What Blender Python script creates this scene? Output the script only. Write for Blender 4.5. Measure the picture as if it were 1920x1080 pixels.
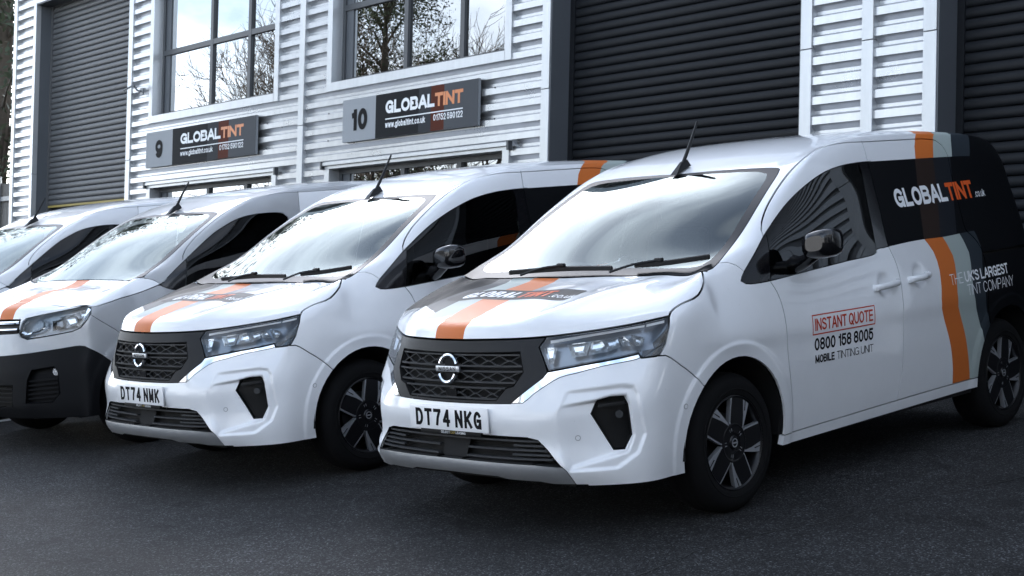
import bpy, bmesh, math, random
import numpy as np
from mathutils import Vector, Matrix
from mathutils.bvhtree import BVHTree

random.seed(7)
for _o in list(bpy.data.objects): bpy.data.objects.remove(_o)
SC = bpy.context.scene
COL = SC.collection

# ---------------------------------------------------------------- camera
CAM_LOC = (5.2067, 5.2963, 0.9002)
CAM_ROT = ((-0.75372, 0.029683, 0.656525), (0.656787, -0.001194, 0.754075), (0.023167, 0.999559, -0.018595))
_cd = bpy.data.cameras.new('camera'); CAM = bpy.data.objects.new('camera', _cd); COL.objects.link(CAM)
CAM.matrix_world = Matrix.Translation(CAM_LOC) @ Matrix(CAM_ROT).to_4x4()
_cd.sensor_width = 36; _cd.lens = 2738.6/1920*36; _cd.clip_start = .05; _cd.clip_end = 3000
_cd.dof.use_dof = True; _cd.dof.focus_distance = 6.2; _cd.dof.aperture_fstop = 13
SC.camera = CAM

# ---------------------------------------------------------------- sky, sun, exposure
SUN_ELEV, SUN_AZ = math.radians(27), math.radians(236)   # azimuth measured from +X towards +Y
SUN_DIR = Vector((math.cos(SUN_ELEV)*math.cos(SUN_AZ), math.cos(SUN_ELEV)*math.sin(SUN_AZ), math.sin(SUN_ELEV)))
W = bpy.data.worlds.new('World'); SC.world = W; W.use_nodes = True
_nt = W.node_tree; _bg = _nt.nodes['Background']
_sky = _nt.nodes.new('ShaderNodeTexSky'); _sky.sky_type = 'NISHITA'; _sky.sun_disc = False
_sky.sun_elevation = SUN_ELEV; _sky.sun_rotation = math.pi/2-SUN_AZ
_sky.air_density = 1.0; _sky.dust_density = .8; _sky.ozone_density = 1.0; _sky.altitude = 50
# thin broken cloud over the whole sky
_tc = _nt.nodes.new('ShaderNodeTexCoord'); _mp = _nt.nodes.new('ShaderNodeMapping'); _mp.inputs['Scale'].default_value = (1.0, 1.0, 2.2)
_nz = _nt.nodes.new('ShaderNodeTexNoise'); _nz.inputs['Scale'].default_value = 2.6; _nz.inputs['Detail'].default_value = 8; _nz.inputs['Roughness'].default_value = .58; _nz.inputs['Distortion'].default_value = .5
_rp = _nt.nodes.new('ShaderNodeValToRGB'); _rp.color_ramp.elements[0].position = .39; _rp.color_ramp.elements[1].position = .64
_hs = _nt.nodes.new('ShaderNodeHueSaturation'); _hs.inputs['Saturation'].default_value = .12; _hs.inputs['Value'].default_value = 1.9
_mx = _nt.nodes.new('ShaderNodeMix'); _mx.data_type = 'RGBA'
_nt.links.new(_tc.outputs['Generated'], _mp.inputs['Vector']); _nt.links.new(_mp.outputs[0], _nz.inputs['Vector'])
_nt.links.new(_nz.outputs['Fac'], _rp.inputs['Fac']); _nt.links.new(_rp.outputs['Color'], _mx.inputs['Factor'])
_h0 = _nt.nodes.new('ShaderNodeHueSaturation'); _h0.inputs['Saturation'].default_value = .85; _nt.links.new(_sky.outputs[0], _h0.inputs['Color'])
_nt.links.new(_sky.outputs[0], _hs.inputs['Color']); _nt.links.new(_h0.outputs[0], _mx.inputs[6]); _ti = _nt.nodes.new('ShaderNodeMix'); _ti.data_type = 'RGBA'; _ti.blend_type = 'MULTIPLY'; _ti.inputs['Factor'].default_value = 1; _ti.inputs[7].default_value = (.92, .98, 1.08, 1)
_nt.links.new(_hs.outputs[0], _ti.inputs[6]); _nt.links.new(_ti.outputs[2], _mx.inputs[7])
# aureole of the sun behind thin cloud (forward scattering)
_dt = _nt.nodes.new('ShaderNodeVectorMath'); _dt.operation = 'DOT_PRODUCT'; _dt.inputs[1].default_value = SUN_DIR; _nt.links.new(_tc.outputs['Generated'], _dt.inputs[0])
_mm = _nt.nodes.new('ShaderNodeMath'); _mm.operation = 'MAXIMUM'; _mm.inputs[1].default_value = 0; _nt.links.new(_dt.outputs['Value'], _mm.inputs[0])
_pw = _nt.nodes.new('ShaderNodeMath'); _pw.operation = 'POWER'; _pw.inputs[1].default_value = 30; _nt.links.new(_mm.outputs[0], _pw.inputs[0])
_ma = _nt.nodes.new('ShaderNodeMath'); _ma.operation = 'MULTIPLY_ADD'; _ma.inputs[1].default_value = 3.5; _ma.inputs[2].default_value = 1; _nt.links.new(_pw.outputs[0], _ma.inputs[0])
_vs = _nt.nodes.new('ShaderNodeVectorMath'); _vs.operation = 'SCALE'; _nt.links.new(_mx.outputs[2], _vs.inputs[0]); _nt.links.new(_ma.outputs[0], _vs.inputs['Scale'])
_nt.links.new(_vs.outputs[0], _bg.inputs['Color']); _bg.inputs['Strength'].default_value = .15
_sd = bpy.data.lights.new('sun', 'SUN'); SUN = bpy.data.objects.new('sun', _sd); COL.objects.link(SUN)
_sd.energy = 3.4; _sd.angle = math.radians(8); _sd.color = (1.0, .95, .88)
SUN.rotation_euler = SUN_DIR.to_track_quat('Z', 'Y').to_euler(); SUN.location = SUN_DIR*40

SC.view_settings.view_transform = 'Standard'; SC.view_settings.look = 'None'
SC.view_settings.exposure = 1.42; SC.view_settings.gamma = 1.0; SC.view_settings.use_curve_mapping = False
SC.render.engine = 'CYCLES'; SC.cycles.use_denoising = True
SC.cycles.max_bounces = 8; SC.cycles.transparent_max_bounces = 12; SC.cycles.caustics_reflective = False; SC.cycles.caustics_refractive = False
SC.cycles.sample_clamp_indirect = 6
# ---------------------------------------------------------------- helpers
def link(o, parent=None):
    COL.objects.link(o)
    if parent is not None: o.parent = parent
    return o
def empty(name, label=None, cat=None, group=None, mat=None):
    o = bpy.data.objects.new(name, None); o.empty_display_size = .2; COL.objects.link(o)
    if mat is not None: o.matrix_world = mat
    return tag(o, label, cat, group)
def tag(o, label=None, cat=None, group=None, kind=None):
    if label: o['label'] = label
    if cat: o['category'] = cat
    if group: o['group'] = group
    if kind: o['kind'] = kind
    return o
def mesh(name, V, F, mats, parent=None, smooth=False, idx=None):
    me = bpy.data.meshes.new(name); me.from_pydata([tuple(map(float, v)) for v in V], [], F)
    if not isinstance(mats, (list, tuple)): mats = [mats]
    for m in mats: me.materials.append(m)
    if idx is not None: me.polygons.foreach_set('material_index', idx)
    me.update()
    if smooth is True: me.shade_smooth()
    elif smooth: me.shade_smooth(); me.set_sharp_from_angle(angle=math.radians(smooth))
    o = bpy.data.objects.new(name, me)
    return link(o, parent)
def copy_tree(o, parent=None):
    c = o.copy(); COL.objects.link(c)
    if parent is not None: c.parent = parent
    for ch in [k for k in o.children]: copy_tree(ch, c)
    return c
class MB:
    """collects simple solids into one mesh"""
    def __init__(s): s.V = []; s.F = []; s.I = []
    def add(s, V, F, i=0):
        n = len(s.V); s.V += [tuple(map(float, v)) for v in V]; s.F += [tuple(a+n for a in f) for f in F]; s.I += [i]*len(F); return s
    def box(s, a, b, i=0):
        (x0, y0, z0), (x1, y1, z1) = [[min(p, q) for p, q in zip(a, b)], [max(p, q) for p, q in zip(a, b)]]
        V = [(x0, y0, z0), (x1, y0, z0), (x1, y1, z0), (x0, y1, z0), (x0, y0, z1), (x1, y0, z1), (x1, y1, z1), (x0, y1, z1)]
        return s.add(V, [(0, 3, 2, 1), (4, 5, 6, 7), (0, 1, 5, 4), (1, 2, 6, 5), (2, 3, 7, 6), (3, 0, 4, 7)], i)
    def prism(s, poly, d, i=0, cap=True):
        """poly: 3D loop, d: offset vector"""
        n = len(poly); P = [tuple(p) for p in poly]+[tuple(np.array(p)+np.array(d)) for p in poly]
        F = [(k, (k+1) % n, n+(k+1) % n, n+k) for k in range(n)]
        if cap: F += [tuple(reversed(range(n))), tuple(range(n, 2*n))]
        return s.add(P, F, i)
    def tube(s, path, r, seg=8, i=0, cap=True, closed=False, up=(0, 0, 1)):
        P = [np.array(p, float) for p in path]; n = len(P); rr = r if hasattr(r, '__len__') else [r]*n
        V = []; F = []
        for k in range(n):
            if closed: t = P[(k+1) % n]-P[k-1]
            else: t = P[min(k+1, n-1)]-P[max(k-1, 0)]
            t /= np.linalg.norm(t)+1e-12
            u = np.cross(t, up)
            if np.linalg.norm(u) < 1e-3: u = np.cross(t, (1, 0, 0))
            u /= np.linalg.norm(u); v = np.cross(u, t)
            for q in range(seg):
                a = 2*math.pi*q/seg; V.append(P[k]+rr[k]*(u*math.cos(a)+v*math.sin(a)))
        m = n if closed else n-1
        for k in range(m):
            for q in range(seg):
                a = k*seg+q; b = k*seg+(q+1) % seg; c = ((k+1) % n)*seg+(q+1) % seg; d = ((k+1) % n)*seg+q
                F.append((a, b, c, d))
        if cap and not closed: F += [tuple(reversed(range(seg))), tuple(range((n-1)*seg, n*seg))]
        return s.add(V, F, i)
    def sweep(s, path, prof, frame, i=0, closed=False):
        """prof 2D loop swept along path, frame(k)->(u,v) axes"""
        V = []; F = []; n = len(path); m = len(prof)
        for k, p in enumerate(path):
            u, v = frame(k)
            for a, b in prof: V.append(np.array(p)+a*np.array(u)+b*np.array(v))
        for k in range(n if closed else n-1):
            for q in range(m):
                F.append((k*m+q, k*m+(q+1) % m, ((k+1) % n)*m+(q+1) % m, ((k+1) % n)*m+q))
        if not closed: F += [tuple(reversed(range(m))), tuple(range((n-1)*m, n*m))]
        return s.add(V, F, i)
    def lathe(s, prof, seg=48, i=0, axis='y', close=False):
        """prof: list of (radius, offset along axis)"""
        V = []; F = []; m = len(prof)
        for k in range(seg):
            a = 2*math.pi*k/seg
            for r, h in prof:
                if axis == 'y': V.append((r*math.cos(a), h, r*math.sin(a)))
                elif axis == 'z': V.append((r*math.cos(a), r*math.sin(a), h))
                else: V.append((h, r*math.cos(a), r*math.sin(a)))
        for k in range(seg):
            for q in range(m if close else m-1):
                a = k*m+q; b = k*m+(q+1) % m; c = ((k+1) % seg)*m+(q+1) % m; d = ((k+1) % seg)*m+q
                F.append((a, d, c, b) if axis != 'y' else (a, b, c, d))
        return s.add(V, F, i)
    def build(s, name, mats, parent=None, smooth=False):
        o = mesh(name, s.V, s.F, mats, parent, smooth, s.I)
        return o
def fix_normals(o):
    bm = bmesh.new(); bm.from_mesh(o.data); bmesh.ops.recalc_face_normals(bm, faces=bm.faces); bm.to_mesh(o.data); bm.free(); return o
def bevel(o, w, seg=2, angle=30):
    bm = bmesh.new(); bm.from_mesh(o.data)
    bmesh.ops.recalc_face_normals(bm, faces=bm.faces)
    es = [e for e in bm.edges if len(e.link_faces) == 2 and e.calc_face_angle(0) > math.radians(angle)]
    bmesh.ops.bevel(bm, geom=es, offset=w, segments=seg, affect='EDGES', profile=.5)
    bm.to_mesh(o.data); bm.free(); o.data.shade_smooth(); o.data.set_sharp_from_angle(angle=math.radians(40)); return o

# ---------------------------------------------------------------- materials
MATS = {}
def N(nt, typ, **kw):
    n = nt.nodes.new(typ)
    for k, v in kw.items(): setattr(n, k, v)
    return n
def pbr(name, color, rough=.5, metal=0, coat=0, spec=.5, noise=None, bump=None, coat_rough=.03):
    """noise=(scale, amount) mottles colour and roughness; bump=(scale, strength, dist)"""
    if name in MATS: return MATS[name]
    m = bpy.data.materials.new(name); m.use_nodes = True; nt = m.node_tree; b = nt.nodes['Principled BSDF']
    b.inputs['Base Color'].default_value = (*color, 1); b.inputs['Roughness'].default_value = rough; b.inputs['Metallic'].default_value = metal
    b.inputs['Coat Weight'].default_value = coat; b.inputs['Coat Roughness'].default_value = coat_rough; b.inputs['Specular IOR Level'].default_value = spec
    tc = N(nt, 'ShaderNodeTexCoord')
    if noise:
        nz = N(nt, 'ShaderNodeTexNoise'); nz.inputs['Scale'].default_value = noise[0]; nz.inputs['Detail'].default_value = 6; nz.inputs['Roughness'].default_value = .65
        nt.links.new(tc.outputs['Object'], nz.inputs['Vector'])
        mr = N(nt, 'ShaderNodeMapRange'); mr.inputs['From Min'].default_value = .25; mr.inputs['From Max'].default_value = .75
        mr.inputs['To Min'].default_value = 1-noise[1]; mr.inputs['To Max'].default_value = 1+noise[1]*.6
        nt.links.new(nz.outputs['Fac'], mr.inputs['Value'])
        mx = N(nt, 'ShaderNodeMix', data_type='RGBA', blend_type='MULTIPLY'); mx.inputs['Factor'].default_value = 1; mx.inputs[6].default_value = (*color, 1)
        nt.links.new(mr.outputs[0], mx.inputs[7]); nt.links.new(mx.outputs[2], b.inputs['Base Color'])
        mr2 = N(nt, 'ShaderNodeMapRange'); mr2.inputs['To Min'].default_value = rough*.85; mr2.inputs['To Max'].default_value = min(1, rough*1.2)
        nt.links.new(nz.outputs['Fac'], mr2.inputs['Value']); nt.links.new(mr2.outputs[0], b.inputs['Roughness'])
    if bump:
        nb = N(nt, 'ShaderNodeTexNoise'); nb.inputs['Scale'].default_value = bump[0]; nb.inputs['Detail'].default_value = 4
        nt.links.new(tc.outputs['Object'], nb.inputs['Vector'])
        bp = N(nt, 'ShaderNodeBump'); bp.inputs['Strength'].default_value = bump[1]; bp.inputs['Distance'].default_value = bump[2]
        nt.links.new(nb.outputs['Fac'], bp.inputs['Height']); nt.links.new(bp.outputs[0], b.inputs['Normal'])
    MATS[name] = m; return m
def glass(name, tint, refl=1.0, ior=1.5, rough=.0, gcol=(1, 1, 1)):
    """thin pane: Fresnel reflection over tinted see-through"""
    if name in MATS: return MATS[name]
    m = bpy.data.materials.new(name); m.use_nodes = True; nt = m.node_tree; nt.nodes.remove(nt.nodes['Principled BSDF'])
    out = nt.nodes['Material Output']
    tr = N(nt, 'ShaderNodeBsdfTransparent'); tr.inputs['Color'].default_value = (*tint, 1)
    gl = N(nt, 'ShaderNodeBsdfGlossy'); gl.inputs['Roughness'].default_value = rough; gl.inputs['Color'].default_value = (*gcol, 1)
    fr = N(nt, 'ShaderNodeFresnel'); fr.inputs['IOR'].default_value = ior
    mu = N(nt, 'ShaderNodeMath', operation='MULTIPLY'); mu.inputs[1].default_value = refl; mu.use_clamp = True
    ms = N(nt, 'ShaderNodeMixShader')
    nt.links.new(fr.outputs[0], mu.inputs[0]); nt.links.new(mu.outputs[0], ms.inputs['Fac'])
    nt.links.new(tr.outputs[0], ms.inputs[1]); nt.links.new(gl.outputs[0], ms.inputs[2]); nt.links.new(ms.outputs[0], out.inputs['Surface'])
    MATS[name] = m; return m

def car_paint(name, color):
    """clear-coated paint: slight orange peel, dust film that varies over the panels, a few road specks"""
    m = pbr(name, color, .32, coat=1.0, noise=(6, .03), coat_rough=.02); nt = m.node_tree; b = nt.nodes['Principled BSDF']
    tc = N(nt, 'ShaderNodeTexCoord'); n = N(nt, 'ShaderNodeTexNoise'); n.inputs['Scale'].default_value = 2.3; n.inputs['Detail'].default_value = 7; n.inputs['Roughness'].default_value = .7
    nt.links.new(tc.outputs['Object'], n.inputs['Vector'])
    r = N(nt, 'ShaderNodeMapRange'); r.inputs['From Min'].default_value = .35; r.inputs['From Max'].default_value = .7; r.inputs['To Min'].default_value = .006; r.inputs['To Max'].default_value = .045
    nt.links.new(n.outputs['Fac'], r.inputs['Value']); nt.links.new(r.outputs[0], b.inputs['Coat Roughness'])
    w = N(nt, 'ShaderNodeTexNoise'); w.inputs['Scale'].default_value = 5.5; w.inputs['Detail'].default_value = 1; nt.links.new(tc.outputs['Object'], w.inputs['Vector'])
    bp = N(nt, 'ShaderNodeBump'); bp.inputs['Strength'].default_value = .25; bp.inputs['Distance'].default_value = .0005; nt.links.new(w.outputs['Fac'], bp.inputs['Height'])
    nt.links.new(bp.outputs[0], b.inputs['Coat Normal'])
    v = N(nt, 'ShaderNodeTexVoronoi'); v.inputs['Scale'].default_value = 26; nt.links.new(tc.outputs['Object'], v.inputs['Vector'])
    lt = N(nt, 'ShaderNodeMath', operation='LESS_THAN'); lt.inputs[1].default_value = .055; nt.links.new(v.outputs['Distance'], lt.inputs[0])
    mx = N(nt, 'ShaderNodeMix', data_type='RGBA'); mx.inputs[7].default_value = (.52, .51, .48, 1)
    k = N(nt, 'ShaderNodeMath', operation='MULTIPLY'); k.inputs[1].default_value = .35; nt.links.new(lt.outputs[0], k.inputs[0]); nt.links.new(k.outputs[0], mx.inputs['Factor'])
    src = b.inputs['Base Color'].links[0].from_socket; nt.links.new(src, mx.inputs[6]); nt.links.new(mx.outputs[2], b.inputs['Base Color'])
    return m
M_WHITE = car_paint('white_paint', (.80, .81, .82))
M_ORANGE = pbr('orange_vinyl', (.56, .145, .03), .42, spec=.25)
M_SAGE = pbr('sage_grey_vinyl', (.34, .39, .37), .42, spec=.25)
M_SLATE = pbr('slate_vinyl', (.024, .031, .038), .42, spec=.15)
M_BLACKV = pbr('black_vinyl', (.004, .0044, .0055), .45, spec=.06)
M_BROWNV = pbr('smoked_brown_vinyl', (.024, .015, .012), .42, spec=.1)
M_SMOKEV = pbr('smoked_grey_vinyl', (.012, .014, .018), .42, spec=.1)
M_PLASTIC = pbr('black_plastic', (.007, .0074, .008), .45, spec=.25, noise=(40, .1))
M_BAR = pbr('satin_black_bar', (.045, .047, .05), .30)
M_TRIM = pbr('textured_trim', (.013, .0135, .015), .5, spec=.28, noise=(60, .12), bump=(500, .15, .001))
M_GLOSSBLK = pbr('gloss_black', (.004, .004, .005), .12, coat=.25)
M_FRIT = pbr('screen_frit', (.006, .006, .007), .3, spec=.15)
M_DARK = pbr('dark_liner', (.006, .006, .006), .9)
M_CHROME = pbr('chrome', (.86, .87, .88), .07, metal=1)
M_SATIN = pbr('satin_silver', (.34, .35, .36), .32, metal=.7, noise=(30, .08))
M_SKID = pbr('silver_skid_paint', (.30, .305, .31), .38, metal=.35, noise=(25, .06))
M_RUBBER = pbr('tyre_rubber', (.0055, .0055, .006), .8, spec=.15, noise=(25, .25))
M_RIMBLK = pbr('gloss_black_alloy', (.005, .005, .006), .3, coat=.1, spec=.3)
M_MACH = pbr('machined_alloy', (.60, .62, .65), .36, metal=.85)
M_PLATE = pbr('plate_white', (.86, .86, .86), .25, coat=.4, noise=(20, .03))
M_INK = pbr('plate_ink', (.006, .006, .007), .6, spec=.1)
M_TXTW = pbr('white_lettering', (.78, .79, .80), .45, spec=.25)
M_TXTO = pbr('orange_lettering', (.66, .10, .02), .45, spec=.25)
M_TXTR = pbr('red_lettering', (.52, .045, .012), .45, spec=.25)
M_TXTB = pbr('black_lettering', (.010, .010, .011), .6, spec=.06)
M_SCREEN = glass('windscreen_glass', (.62, .68, .67), refl=.9, gcol=(.88, .97, .96))
M_TINT = glass('tinted_glass', (.035, .04, .04), refl=.85)
M_LENS = glass('lamp_lens', (.93, .95, .96), refl=1.0)
M_REFL = pbr('lamp_reflector', (.84, .87, .90), .16, metal=.8)
M_FOGL = pbr('fog_lens_grey', (.10, .105, .11), .15, metal=.6)
M_LAMPDK = pbr('lamp_housing', (.22, .25, .29), .25, metal=.5)
M_DRL = pbr('light_guide', (.92, .90, .89), .3, coat=.3)
M_SEAT = pbr('seat_fabric', (.10, .10, .105), .9, noise=(80, .2))
M_DASH = pbr('dash_plastic', (.11, .115, .118), .7, noise=(60, .1))
# ---------------------------------------------------------------- van hulls
def cc_limit(V, F, creases=None, level=3, iters=6):
    """Catmull-Clark surface that passes through the points V (numpy n,3)."""
    T = np.array(V, float); Cg = T.copy()
    me = bpy.data.meshes.new('cage'); me.from_pydata([tuple(v) for v in Cg], [], F); me.update()
    if creases:
        at = me.attributes.new('crease_edge', 'FLOAT', 'EDGE')
        for e in me.edges:
            k = tuple(sorted(e.vertices))
            if k in creases: at.data[e.index].value = creases[k]
    ob = bpy.data.objects.new('cage', me); bpy.context.scene.collection.objects.link(ob)
    md = ob.modifiers.new('s', 'SUBSURF'); md.levels = 1; md.use_limit_surface = True; md.boundary_smooth = 'PRESERVE_CORNERS'
    def ev():
        me.vertices.foreach_set('co', Cg.ravel()); me.update()
        ob.update_tag(); dg = bpy.context.evaluated_depsgraph_get(); dg.update()
        em = ob.evaluated_get(dg).to_mesh()
        n = len(em.vertices); co = np.empty(n*3); em.vertices.foreach_get('co', co)
        fs = [tuple(p.vertices) for p in em.polygons] if md.levels > 1 else None
        ob.evaluated_get(dg).to_mesh_clear()
        return co.reshape(-1, 3), fs
    for it in range(iters):
        co, _ = ev(); Cg += (T - co[:len(T)])*.9
    md.levels = level
    co, fs = ev()
    bpy.data.objects.remove(ob); bpy.data.meshes.remove(me)
    return co, fs

def body_cage(S):
    """S: dict of tables. Returns verts, faces for the y>=0 half.
    strip[u][k]: u-lines from bumper bottom over hood, screen and roof; k from centre line to edge line.
    side[i][j]: columns from the front edge to the tail, rows bottom to top."""
    V = []; F = []
    def add(p): V.append(tuple(p)); return len(V)-1
    front, hood, screen, roof = S['front'], S['hood'], S['screen'], S['roof']
    K = len(front[0])                       # points over the half width incl. edge
    strip = front + hood + screen + roof
    sid = [[add(p) for p in row] for row in strip]
    for u in range(len(strip)-1):
        for k in range(K-1):
            F.append((sid[u][k], sid[u][k+1], sid[u+1][k+1], sid[u+1][k]))
    J1 = len(front)-1; I1 = len(hood); J2 = J1+len(screen)
    N = I1+len(roof)
    E = [r[-1] for r in sid]
    grid = {}
    for j in range(J1+1): grid[0, j] = E[j]
    for i in range(1, I1+1): grid[i, J1] = E[J1+i]
    for j in range(J1+1, J2+1): grid[I1, j] = E[J1+I1+(j-J1)]
    for i in range(I1+1, N+1): grid[i, J2] = E[J1+I1+(J2-J1)+(i-I1)]
    low, up = S['low'], S['up']
    for i in range(1, N+1):
        for j in range(J1 if i <= I1 else J1+1):
            if (i, j) not in grid: grid[i, j] = add(low(i, j))
    for i in range(I1+1, N+1):
        for j in range(J1+1, J2):
            if (i, j) not in grid: grid[i, j] = add(up(i, j))
    for i in range(N):
        for j in range(J2):
            q = [(i, j), (i+1, j), (i+1, j+1), (i, j+1)]
            if j >= J1 and i < I1: continue
            if all(c in grid for c in q): F.append(tuple(grid[c] for c in q))
    # tail
    last = sid[-1]
    tail = [[None]*K for _ in range(J2+1)]
    for j in range(J2+1): tail[j][K-1] = grid[N, j]
    tail[J2] = last
    for j in range(J2):
        pe = np.array(V[grid[N, j]])
        for k in range(K-1):
            fr = V[last[k]][1]/V[last[K-1]][1]
            tail[j][k] = add((pe[0]-S.get('tailbow', .05)*(1-fr**2), pe[1]*fr, pe[2]))
    for j in range(J2):
        for k in range(K-1):
            F.append((tail[j][k+1], tail[j][k], tail[j+1][k], tail[j+1][k+1]))
    return V, F

def full_hull(S, level=3):
    V, F = body_cage(S)
    n = len(V); mp = {}; VV = list(V); FF = list(F)
    for i, v in enumerate(V):
        if abs(v[1]) < 1e-6: mp[i] = i
        else: mp[i] = len(VV); VV.append((v[0], -v[1], v[2]))
    FF += [tuple(mp[i] for i in reversed(f)) for f in F]
    return cc_limit(VV, FF, level=level)

def tab(x, xs, ys):
    return float(np.interp(x, xs, ys))

def nissan_tables():
    Y = [0, .2, .37, .5, .62, .74, .84]
    fr = [(.25, [.93, .925, .91, .885, .84, .762, .665], .835, .0),
          (.33, [.985, .98, .962, .935, .88, .795, .675], .84, .0),
          (.42, [.960, .954, .938, .913, .867, .787, .673], .842, .0),
          (.52, [.974, .969, .951, .92, .869, .785, .671], .843, .0),
          (.61, [.962, .957, .937, .903, .853, .77, .66], .843, .0),
          (.73, [.954, .944, .913, .855, .785, .70, .60], .838, .01),
          (.82, [.943, .928, .89, .82, .745, .652, .54], .838, .03),
          (.887, [.93, .912, .865, .785, .70, .595, .46], .858, .068)]
    front = []
    for z, xs, ye, dz in fr:
        ys = Y[:-1]+[ye]
        front.append([(x, y, z+dz*(y/ye)**2) for x, y in zip(xs, ys)])
    # hood lines: centre (x,z), edge (x,y,z)
    hd = [((.918, .925), (.425, .876, .974)), ((.873, .962), (.365, .888, .994)), ((.70, 1.008), (.28, .888, 1.024)),
          ((.42, 1.062), (.155, .868, 1.07)), ((.13, 1.112), (.03, .83, 1.12))]
    hood = []
    plan = front[-1]
    for n, ((xc, zc), (xe, ye, ze)) in enumerate(hd):
        row = []
        w = [1, .9, .55, .25, .0][n]
        for k, y in enumerate(Y[:-1]+[ye]):
            t = y/ye
            a = (plan[0][0]-plan[k][0])/(plan[0][0]-plan[-1][0])   # plan bow like the nose
            b = t**2.2
            s = w*a+(1-w)*b
            x = xc+(xe-xc)*s
            q = t**2.6 if n > 1 else t**2
            z = zc+(ze-zc)*q+[.006, .012, .02, .022, .008][n]*math.sin(math.pi*min(1, t*1.0))*.6
            row.append((x, y, z))
        hood.append(row)
    sc = [((-.10, 1.243), (-.245, .808, 1.24)), ((-.335, 1.372), (-.46, .778, 1.37)), ((-.575, 1.495), (-.68, .748, 1.50)), ((-.80, 1.598), (-.87, .718, 1.60))]
    screen = []
    for (xc, zc), (xe, ye, ze) in sc:
        row = []
        for y in [0, .2, .37, .5, .6, .68]:
            y = y*ye/.80 if y > .37 else y
            t = y/ye
            row.append((xc+(xe-xc)*t**2.4+.0, y, zc+(ze-zc)*t**2))
        row.append((xe, ye, ze)); screen.append(row)
    rf = [((-1.0, 1.682), (-1.05, .712, 1.662)), ((-1.2, 1.738), (-1.25, .707, 1.703)), ((-1.42, 1.774), (-1.45, .704, 1.728)), ((-1.63, 1.790), (-1.65, .702, 1.738)),
          ((-1.85, 1.803), (-1.85, .70, 1.745)), ((-2.1, 1.808), (-2.1, .697, 1.748)), ((-2.35, 1.808), (-2.35, .693, 1.748)), ((-2.6, 1.803), (-2.6, .688, 1.745)),
          ((-2.85, 1.796), (-2.85, .684, 1.738)), ((-3.11, 1.762), (-3.10, .668, 1.698))]
    roof = []
    for n, ((xc, zc), (xe, ye, ze)) in enumerate(rf):
        row = []
        for t in [0, .28, .52, .70, .84, .945]:
            row.append((xc+(xe-xc)*t**2, ye*t, zc-(zc-ze)*(.35*t**2+.65*t**7)))
        row.append((xe, ye, ze)); roof.append(row)
    zrow = [.25, .33, .43, .53, .63, .75, .87]
    ZY = ([.0, .25, .33, .45, .60, .74, .87, .95, 1.0, 1.1, 1.15, 1.3, 1.5, 1.65, 1.72], [.87, .886, .898, .912, .924, .930, .931, .927, .919, .893, .882, .847, .793, .748, .722])
    xs_low = [None, .55, .42, .30, .17, .05, -.22, -.52, -.85, -1.2, -1.55, -1.9, -2.25, -2.6, -2.88, -3.12]
    xs_up = [None]*5+[.03, -.25, -.55, -.85, -1.2, -1.55, -1.9, -2.25, -2.6, -2.9, -3.14]
    def ys(x, z):
        y = tab(z, *ZY)
        if x > .2: y -= .012*((x-.2)/.2)**2
        if x < -2.6: y -= .035*((-x-2.6)/.5)**2
        return y
    def low(i, j):
        if j < 7:
            x = xs_low[i]
            if i == 1: x += [.005, .01, .008, .005, -.002, -.03, -.062][j]
            if i == 2: x += [0, 0, 0, 0, 0, -.012, -.03][j]
            if i == 1: return (x, [.874, .882, .887, .890, .892, .892, .893][j], zrow[j]+.012*(j == 6))
            return (x, ys(x, zrow[j]), zrow[j]+(.01 if (i == 2 and j == 6) else 0))
        x = xs_up[i]; z = 1.125
        return (x, ys(x, z), z)
    def up(i, j):
        t = (j-7)/4.
        a = np.array(low(i, 7)); b = np.array(roof[i-6][-1])
        z = a[2]+(b[2]-a[2])*[0, .30, .58, .82, 1][j-7]
        tt = (z-a[2])/(b[2]-a[2])
        x = a[0]+(b[0]-a[0])*tt
        y = tab(z, *ZY)
        y -= .035*((-x-2.6)/.5)**2 if x < -2.6 else 0
        if i == 6: y -= .012*math.sin(math.pi*t)
        return (x, y, z)
    return dict(front=front, hood=hood, screen=screen, roof=roof, low=low, up=up)
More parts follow.
